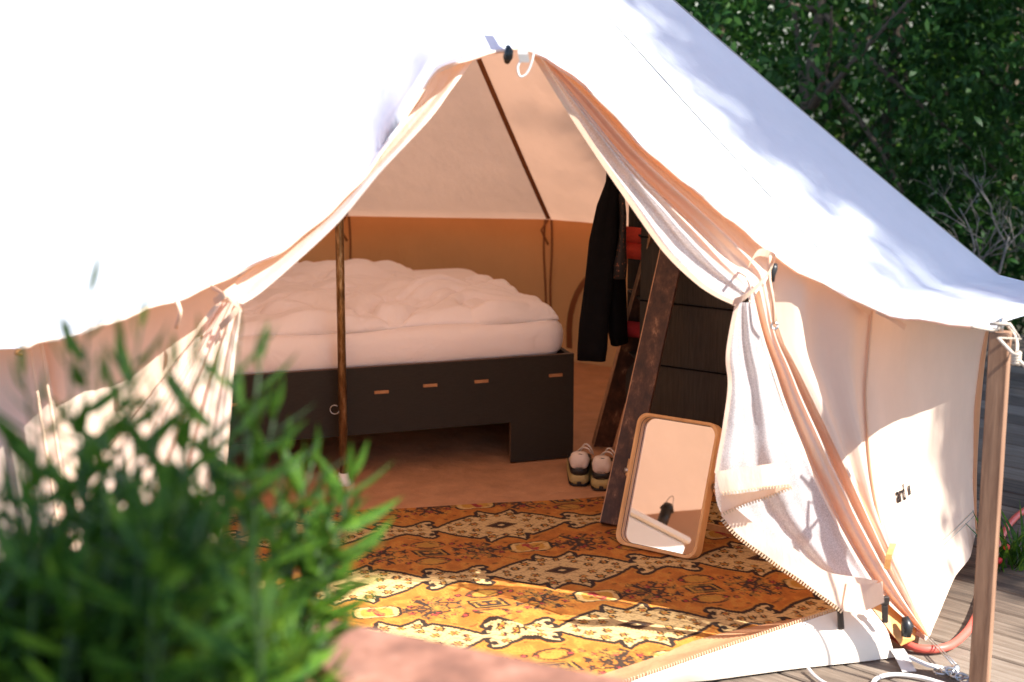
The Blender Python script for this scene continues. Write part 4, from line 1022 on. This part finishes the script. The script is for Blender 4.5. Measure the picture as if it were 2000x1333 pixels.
# ------------------------------------------------------------------ white cabinet with a lantern (seen in the mirror)
cbp = Vector((-1.30, 3.14, 0.008))
cab = thing('white_cabinet', 'white cabinet inside the tent, seen in the mirror', 'cabinet', cbp)
V, F = box_geo(cbp, (.46, .09, 0), (-.08, .42, 0), (0, 0, .58), bev=.012); mk('carcass', V, F, M['white_box'], cab, False)
V, F = box_geo(cbp+Vector((-.01, -.014, .582)), (.48, .094, 0), (-.084, .44, 0), (0, 0, .03), bev=.008); mk('top', V, F, M['white_box'], cab, False)
lnp = cbp+Vector((.33, .16, .614))
ln = thing('lantern', 'small black lantern on the white cabinet, seen in the mirror', 'lantern', lnp)
loft_rings('body', [(lnp+up*.0, .03, .03, 0), (lnp+up*.02, .032, .032, 0), (lnp+up*.022, .024, .024, 0), (lnp+up*.10, .024, .024, 0), (lnp+up*.102, .032, .032, 0), (lnp+up*.13, .02, .02, 0)], M['black'], ln, wr=0)
tube('handle', [lnp+up*.12+Vector((.03*math.cos(a), 0, .05*math.sin(a))) for a in [math.pi*i/12 for i in range(13)]], .002, M['steel'], ln, 6)

# ------------------------------------------------------------------ leaf tools
def leaf_cloud(P, size, aspect, droop=.5, rngn=nrng, normal_up=.4, curl=True):
    """each leaf: 2 bent quads (6 verts)"""
    n = len(P); P = np.asarray(P)
    d = rngn.normal(size=(n, 3)); d[:, 2] -= droop; d /= np.linalg.norm(d, axis=1)[:, None]
    nn = rngn.normal(size=(n, 3)); nn[:, 2] += normal_up*2; s = np.cross(d, nn); s /= np.linalg.norm(s, axis=1)[:, None]; nn = np.cross(s, d)
    L = size*(.6+.8*rngn.random(n))[:, None]; Wd = L*aspect
    v0 = P; v1 = P+d*L*.35-s*Wd*.5+nn*L*.06; v2 = P+d*L*.35+s*Wd*.5+nn*L*.06; v3 = P+d*L*.72-s*Wd*.36+nn*L*.03; v4 = P+d*L*.72+s*Wd*.36+nn*L*.03; v5 = P+d*L-nn*L*.06
    V = np.stack([v0, v1, v2, v3, v4, v5], 1).reshape(-1, 3); b = np.arange(n)[:, None]*6
    T = np.concatenate([b+np.array([[0, 2, 1]]), b+np.array([[1, 2, 3]]), b+np.array([[2, 4, 3]]), b+np.array([[3, 4, 5]])])
    return V, T
def clumps(center, radii, ncl, per, spread, shell=.55):
    c = nrng.normal(size=(ncl, 3)); c /= np.linalg.norm(c, axis=1)[:, None]; c *= (shell+(1-shell)*nrng.random(ncl))[:, None]**.6*1.0
    c = c*np.array(radii)+np.array(center); P = np.repeat(c, per, 0)+nrng.normal(size=(ncl*per, 3))*spread
    return P, c
def limb(p0, p1, r0, r1, bend=.1, n=7):
    p0, p1 = Vector(p0), Vector(p1); L = (p1-p0).length; out = []; rad = []
    off = Vector((rng.uniform(-1, 1), rng.uniform(-1, 1), rng.uniform(-.4, .4)))*bend*L
    for i in range(n):
        s = i/(n-1); out.append(p0.lerp(p1, s)+off*math.sin(math.pi*s)); rad.append(r0+(r1-r0)*s)
    return out, rad
def tree(name, label, base, top, crown_c, crown_r, ncl, per, lsize, mat, cat='tree', group=None, spread=.22, trunk_r=.09, aspect=.42, nl=8, shell=.5):
    t = thing(name, label, cat, base, group)
    path, rad = limb(base, top, trunk_r, trunk_r*.45, .06, 9); V, F = tube_geo(path, rad, 10)
    P, c = clumps(crown_c, crown_r, ncl, per, spread, shell)
    for i in range(nl):
        q = c[rng.randrange(len(c))]; st_ = path[rng.randrange(4, 9)]; lp, lr = limb(st_, Vector(q), trunk_r*.4, .008, .12, 7); tube_geo(lp, lr, 6, V, F)
    mk('trunk', V, F, M['bark'], t)
    V, T = leaf_cloud(P, lsize, aspect); cr_ = np_mesh('crown', V, T, mat, t, True, 3)
    return t
GB = 'trees and shrubs behind the tent'
# dense shrubs behind the deck on the right
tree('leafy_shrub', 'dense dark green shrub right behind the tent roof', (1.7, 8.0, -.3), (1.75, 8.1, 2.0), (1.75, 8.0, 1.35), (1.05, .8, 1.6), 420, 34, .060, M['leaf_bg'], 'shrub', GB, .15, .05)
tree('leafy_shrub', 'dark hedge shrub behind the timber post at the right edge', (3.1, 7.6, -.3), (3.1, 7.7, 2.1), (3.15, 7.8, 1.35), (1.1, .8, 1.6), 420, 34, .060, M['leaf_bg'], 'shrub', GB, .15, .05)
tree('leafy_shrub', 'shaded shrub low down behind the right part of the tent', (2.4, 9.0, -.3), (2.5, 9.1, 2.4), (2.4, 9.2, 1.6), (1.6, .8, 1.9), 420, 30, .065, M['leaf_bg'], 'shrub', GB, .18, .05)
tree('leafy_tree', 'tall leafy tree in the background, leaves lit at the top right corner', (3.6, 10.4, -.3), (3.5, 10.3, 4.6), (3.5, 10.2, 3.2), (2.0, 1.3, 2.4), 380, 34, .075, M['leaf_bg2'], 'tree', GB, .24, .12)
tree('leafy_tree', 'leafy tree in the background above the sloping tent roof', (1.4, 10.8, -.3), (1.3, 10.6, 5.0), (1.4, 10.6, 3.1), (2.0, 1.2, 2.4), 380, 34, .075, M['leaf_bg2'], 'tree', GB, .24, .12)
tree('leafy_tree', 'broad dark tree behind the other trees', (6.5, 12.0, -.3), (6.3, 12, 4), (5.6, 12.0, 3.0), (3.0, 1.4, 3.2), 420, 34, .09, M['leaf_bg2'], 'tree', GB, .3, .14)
# overhanging crowns that keep the hedge in shade and dapple the tent
for (x_, y_, lab) in ((0.2, 14.0, 'tree far behind the tent, left of the other background trees'), (3.4, 14.5, 'tree far behind the tent in the middle of the background'), (7.0, 15.0, 'tree far behind at the right edge of the background')):
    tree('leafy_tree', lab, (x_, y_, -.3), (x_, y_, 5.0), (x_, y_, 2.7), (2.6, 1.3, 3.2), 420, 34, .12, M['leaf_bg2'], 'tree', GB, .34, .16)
def towards_sun(p, t): return Vector(p)+sdir*t
def shade(label, c, rad, ncl, per, ls, spread, shell=.3):
    c = Vector(c); b_ = Vector((c.x+.5, c.y-.2, -.3))
    tree('shade_tree', label, tuple(b_), (c.x+.1, c.y, c.z+.3), tuple(c), rad, ncl, per, ls, M['leaf_bg2'], 'tree', 'shade trees around the deck', spread, .14, .45, 8, shell)
shade('tall tree right of the deck casting dappled shade on the tent roof', towards_sun((1.52, 4.74, 1.40), 13.0), (1.2, 1.2, 1.2), 100, 100, .11, .14)
shade('slim tree right of the deck dappling the right-hand tent wall', towards_sun((1.50, 4.20, .35), 7.5), (.45, .30, .30), 22, 70, .09, .09)
shade('leafy tree right of the deck shading the planks behind the post', towards_sun((2.15, 4.75, 0), 7.0), (1.1, .9, .8), 230, 50, .10, .18)
shade('tree right of the deck shading the hedge nearest the tent', towards_sun((2.6, 7.6, 1.0), 6.0), (1.8, 2.0, 2.2), 260, 40, .10, .28)
shade('tree far right shading the deck behind the post', towards_sun((2.6, 5.6, 0.0), 7.5), (1.5, 1.1, 1.3), 240, 40, .10, .24)
shade('unseen tree added beside the viewer to shade the foreground plant', towards_sun((-.93, 1.30, 1.0), 6.0), (.55, .45, .45), 60, 40, .09, .12)  # added out of view only to keep the foreground plant dark
# bare twiggy shrub
tw = thing('bare_shrub', 'bare dry twiggy shrub beside the tent roof at the right', 'shrub', (2.1, 6.6, -.3), GB)
V, F = [], []
b0 = at(1868, 600, 6.6)
def twig(p, d, L, r, dep):
    q = p+d*L; pth, rad = limb(p, q, r, r*.55, .10, 5); tube_geo(pth, rad, 5, V, F)
    if dep <= 0: return
    for _ in range(rng.choice((2, 2, 3))):
        dd = (d+Vector((rng.uniform(-.9, .9), rng.uniform(-.7, .7), rng.uniform(-.5, .6)))).normalized()
        twig(p.lerp(q, rng.uniform(.45, 1)), dd, L*rng.uniform(.55, .85), r*.55, dep-1)
for (px, py) in ((1860, 620), (1900, 640), (1935, 600)):
    s_ = at(px, py, 6.6); twig(Vector((s_.x, s_.y, -.3)), Vector((0, 0, 1)), s_.z+.3, .016, 0); twig(s_, Vector((rng.uniform(-.3, .3), 0, 1)).normalized(), .34, .010, 4)
mk('branches', V, F, M['twig'], tw)
# small plant with red flowers beside the deck
sp_ = gr(1972, 1118, -.02); spl = thing('flowering_plant', 'small grassy plant with red flowers at the deck edge', 'plant', sp_)
V, F = [], []
for i in range(46):
    a = rng.uniform(0, 6.28); L = rng.uniform(.12, .26); d = Vector((math.cos(a)*.5, math.sin(a)*.5, 1)).normalized(); p = sp_+Vector((rng.uniform(-.05, .06), rng.uniform(-.05, .06), 0)); s = d.cross(up).normalized()*rng.uniform(.004, .009)
    q1 = p+d*L*.5; q2 = p+d*L*.85+Vector((math.cos(a), math.sin(a), 0))*L*.2; b_ = len(V); V += [p-s*.6, p+s*.6, q1-s, q1+s, q2]; F += [(b_, b_+1, b_+3, b_+2), (b_+2, b_+3, b_+4)]
mk('foliage', V, F, M['leaf_fg'], spl)
for (px, py) in ((1952, 1102), (1966, 1076)):
    c = at(px, py, sp_.y-.03); loft_rings('flower', [(c, .003, .003, 0), (c+up*.008, .010, .008, 0), (c+up*.016, .008, .007, 0), (c+up*.02, .003, .003, 0)], M['flower'], spl, 8, wr=.001)

# ------------------------------------------------------------------ rusty planter and the foreground plant
PZ = .80
A1 = gr(600, 1200, PZ); A2 = gr(1300, 1341, PZ); I1 = gr(572, 1258, PZ); I2 = gr(655, 1338, PZ)
e1 = (A2-A1).normalized(); e2 = Vector((e1.y, -e1.x, 0))      # along the far edge; towards the viewer
pl = thing('rusty_planter', 'rusty steel planter with a broad ledge in the foreground', 'planter', (A1.x, A1.y, 0))
ledge_o = A1-e1*.0
box('ledge', ledge_o+Vector((0, 0, -.02)), e1*.95, e2*.75, Vector((0, 0, .02)), M['rust'], pl, bev=.003)
box('side_board', ledge_o+Vector((0, 0, -.8))+e1*.02+e2*.02, e1*.9, e2*.012, Vector((0, 0, .778)), M['rust'], pl)
box('side_board', ledge_o+Vector((0, 0, -.8))+e1*.92+e2*.034, e1*.012, e2*.68, Vector((0, 0, .778)), M['rust'], pl)
rdir = (I2-I1).normalized(); rn = Vector((rdir.y, -rdir.x, 0))
box('rim', I1-rdir*.06+Vector((0, 0, .001)), rdir*.9, -rn*.012 if rn.x > 0 else rn*.012, Vector((0, 0, .022)), M['rust'], pl, bev=.002)
# trough that holds the soil, left of the rim
T0 = I1-rdir*.06; tl = Vector((-1, .1, 0)).normalized()
box('trough_wall', T0+Vector((0, 0, -.79)), tl*1.3, Vector((0, .012, 0)), Vector((0, 0, .812)), M['rust'], pl)
V = [T0+Vector((0, 0, -.04)), T0+tl*1.3+Vector((0, 0, -.04)), T0+tl*1.3+Vector((0, -1.0, -.04)), T0+rdir*.84+Vector((0, 0, -.04))]
mk('soil', V, [(0, 1, 2, 3)], M['soil'], pl, False)

plant = thing('foreground_plant', 'lush green plant with narrow pointed leaves in the foreground', 'plant', (-.5, 1.4, PZ-.04))
# leaf meshes
def blade(L, Wd, curl):
    V, F = [], []; N = 6
    for i in range(N+1):
        s = i/N; w = Wd*(math.sin(math.pi*(.06+.94*s)**.75))*.5 if i < N else 0.0008
        z = -curl*L*s*s; x_ = L*s*(1-.15*curl*s)
        V += [(x_, -w, z+.18*w), (x_, 0, z-.1*w), (x_, w, z+.18*w)]
    for i in range(N):
        a = i*3; F += [(a, a+1, a+4, a+3), (a+1, a+2, a+5, a+4)]
    return V, F
LV = [blade(1, .19, .12), blade(1, .22, .3), blade(1, .17, .05)]
leaf_me = []
for q, (V, F) in enumerate(LV):
    me = bpy.data.meshes.new('leaf'); me.from_pydata(V, [], F); me.update(); me.materials.append(M['leaf_fg']); me.polygons.foreach_set('use_smooth', [True]*len(me.polygons)); leaf_me.append(me)
leaves = []; SV, SF = [], []
def leaf_mat(p, d, L, roll_):
    d = d.normalized(); s = d.cross(up); s = s.normalized() if s.length > 1e-3 else Vector((1, 0, 0)); nn = s.cross(d)
    s2 = s*math.cos(roll_)+nn*math.sin(roll_); n2 = d.cross(s2)*-1
    m_ = Matrix(((d.x, s2.x, -n2.x if False else (d.cross(s2)).x, p.x), (d.y, s2.y, d.cross(s2).y, p.y), (d.z, s2.z, d.cross(s2).z, p.z), (0, 0, 0, 1)))
    return m_ @ Matrix.Diagonal((L, L, L, 1))
def sprig(tip, base, nleaf, Lm, prom):
    pth, rad = limb(base, tip, .0035, .0012, .06, 10); tube_geo(pth, rad, 5, SV, SF)
    for i in range(nleaf):
        s = 1-(i/nleaf)**1.15*.8; k = min(8, int(s*9)); p = pth[k].lerp(pth[k+1], s*9-k); t = (pth[k+1]-pth[k]).normalized()
        a = i*2.4+rng.uniform(-.3, .3); sd = t.cross(Vector((math.cos(a), math.sin(a), .3))).normalized()
        opening = .35+.9*min(1, (1-s)*6); d = t*math.cos(opening)+sd*math.sin(opening)
        leaves.append((prom-(1-s)*.3, leaf_mat(p, d, Lm*(.55+.6*min(1, (1-s)*5))*rng.uniform(.8, 1.2), rng.uniform(-.6, .6)), rng.randrange(3)))
# named sprigs that stand out against the tent, photo position of the tip and distance
for (px, py, Y) in ((175, 575, 1.42), (275, 640, 1.45), (45, 735, 1.40), (385, 690, 1.45), (465, 660, 1.5), (340, 720, 1.38), (130, 690, 1.38), (510, 700, 1.52), (420, 740, 1.42), (235, 690, 1.36), (470, 800, 1.48), (300, 800, 1.36), (80, 790, 1.34), (195, 760, 1.33), (540, 800, 1.55),
                   (610, 905, 1.60), (560, 880, 1.56), (690, 930, 1.62), (650, 1000, 1.6), (625, 1060, 1.6), (590, 960, 1.58), (680, 1020, 1.62), (560, 1100, 1.6), (545, 1010, 1.57), (600, 1150, 1.6), (500, 930, 1.52)):
    tip = at(px, py, Y); base = Vector((tip.x*.8-.08, Y-.05+rng.uniform(-.05, .05), PZ-.03))
    sprig(tip, base, 15, .078, 1.0)
for i in range(85):
    px = rng.uniform(-120, 570); lim = 925+max(0, px-350)*.55; py = rng.uniform(lim, 1330); Y = rng.uniform(1.18, 1.6)
    tip = at(px, py, Y); tip.z = max(tip.z, PZ+.05); base = Vector((tip.x-.03+rng.uniform(-.05, .05), Y+rng.uniform(-.08, .05), PZ-.03)); sprig(tip, base, 18, .080, .5-(py-700)/2000)
leaves.sort(key=lambda q: -q[0])
og = origin(plant); T0m = Matrix.Translation(-og)
for (pr, mt, q) in leaves[:300]:
    o = bpy.data.objects.new('leaf', leaf_me[q]); scene.collection.objects.link(o); o.parent = plant; o.matrix_local = T0m @ mt
VV_, FF_ = [], []; off = 0
for (pr, mt, q) in leaves[300:]:
    v_ = np.array([(*p, 1) for p in LV[q][0]]) @ np.array(mt).T; VV_.append(v_[:, :3]); FF_.append(np.array(LV[q][1])+off); off += len(v_)
fo_ = np_mesh('foliage', np.concatenate(VV_), np.concatenate(FF_), M['leaf_fg'], plant); fo_['kind'] = 'stuff'
mk('stems', SV, SF, M['stem'], plant)['kind'] = 'stuff'
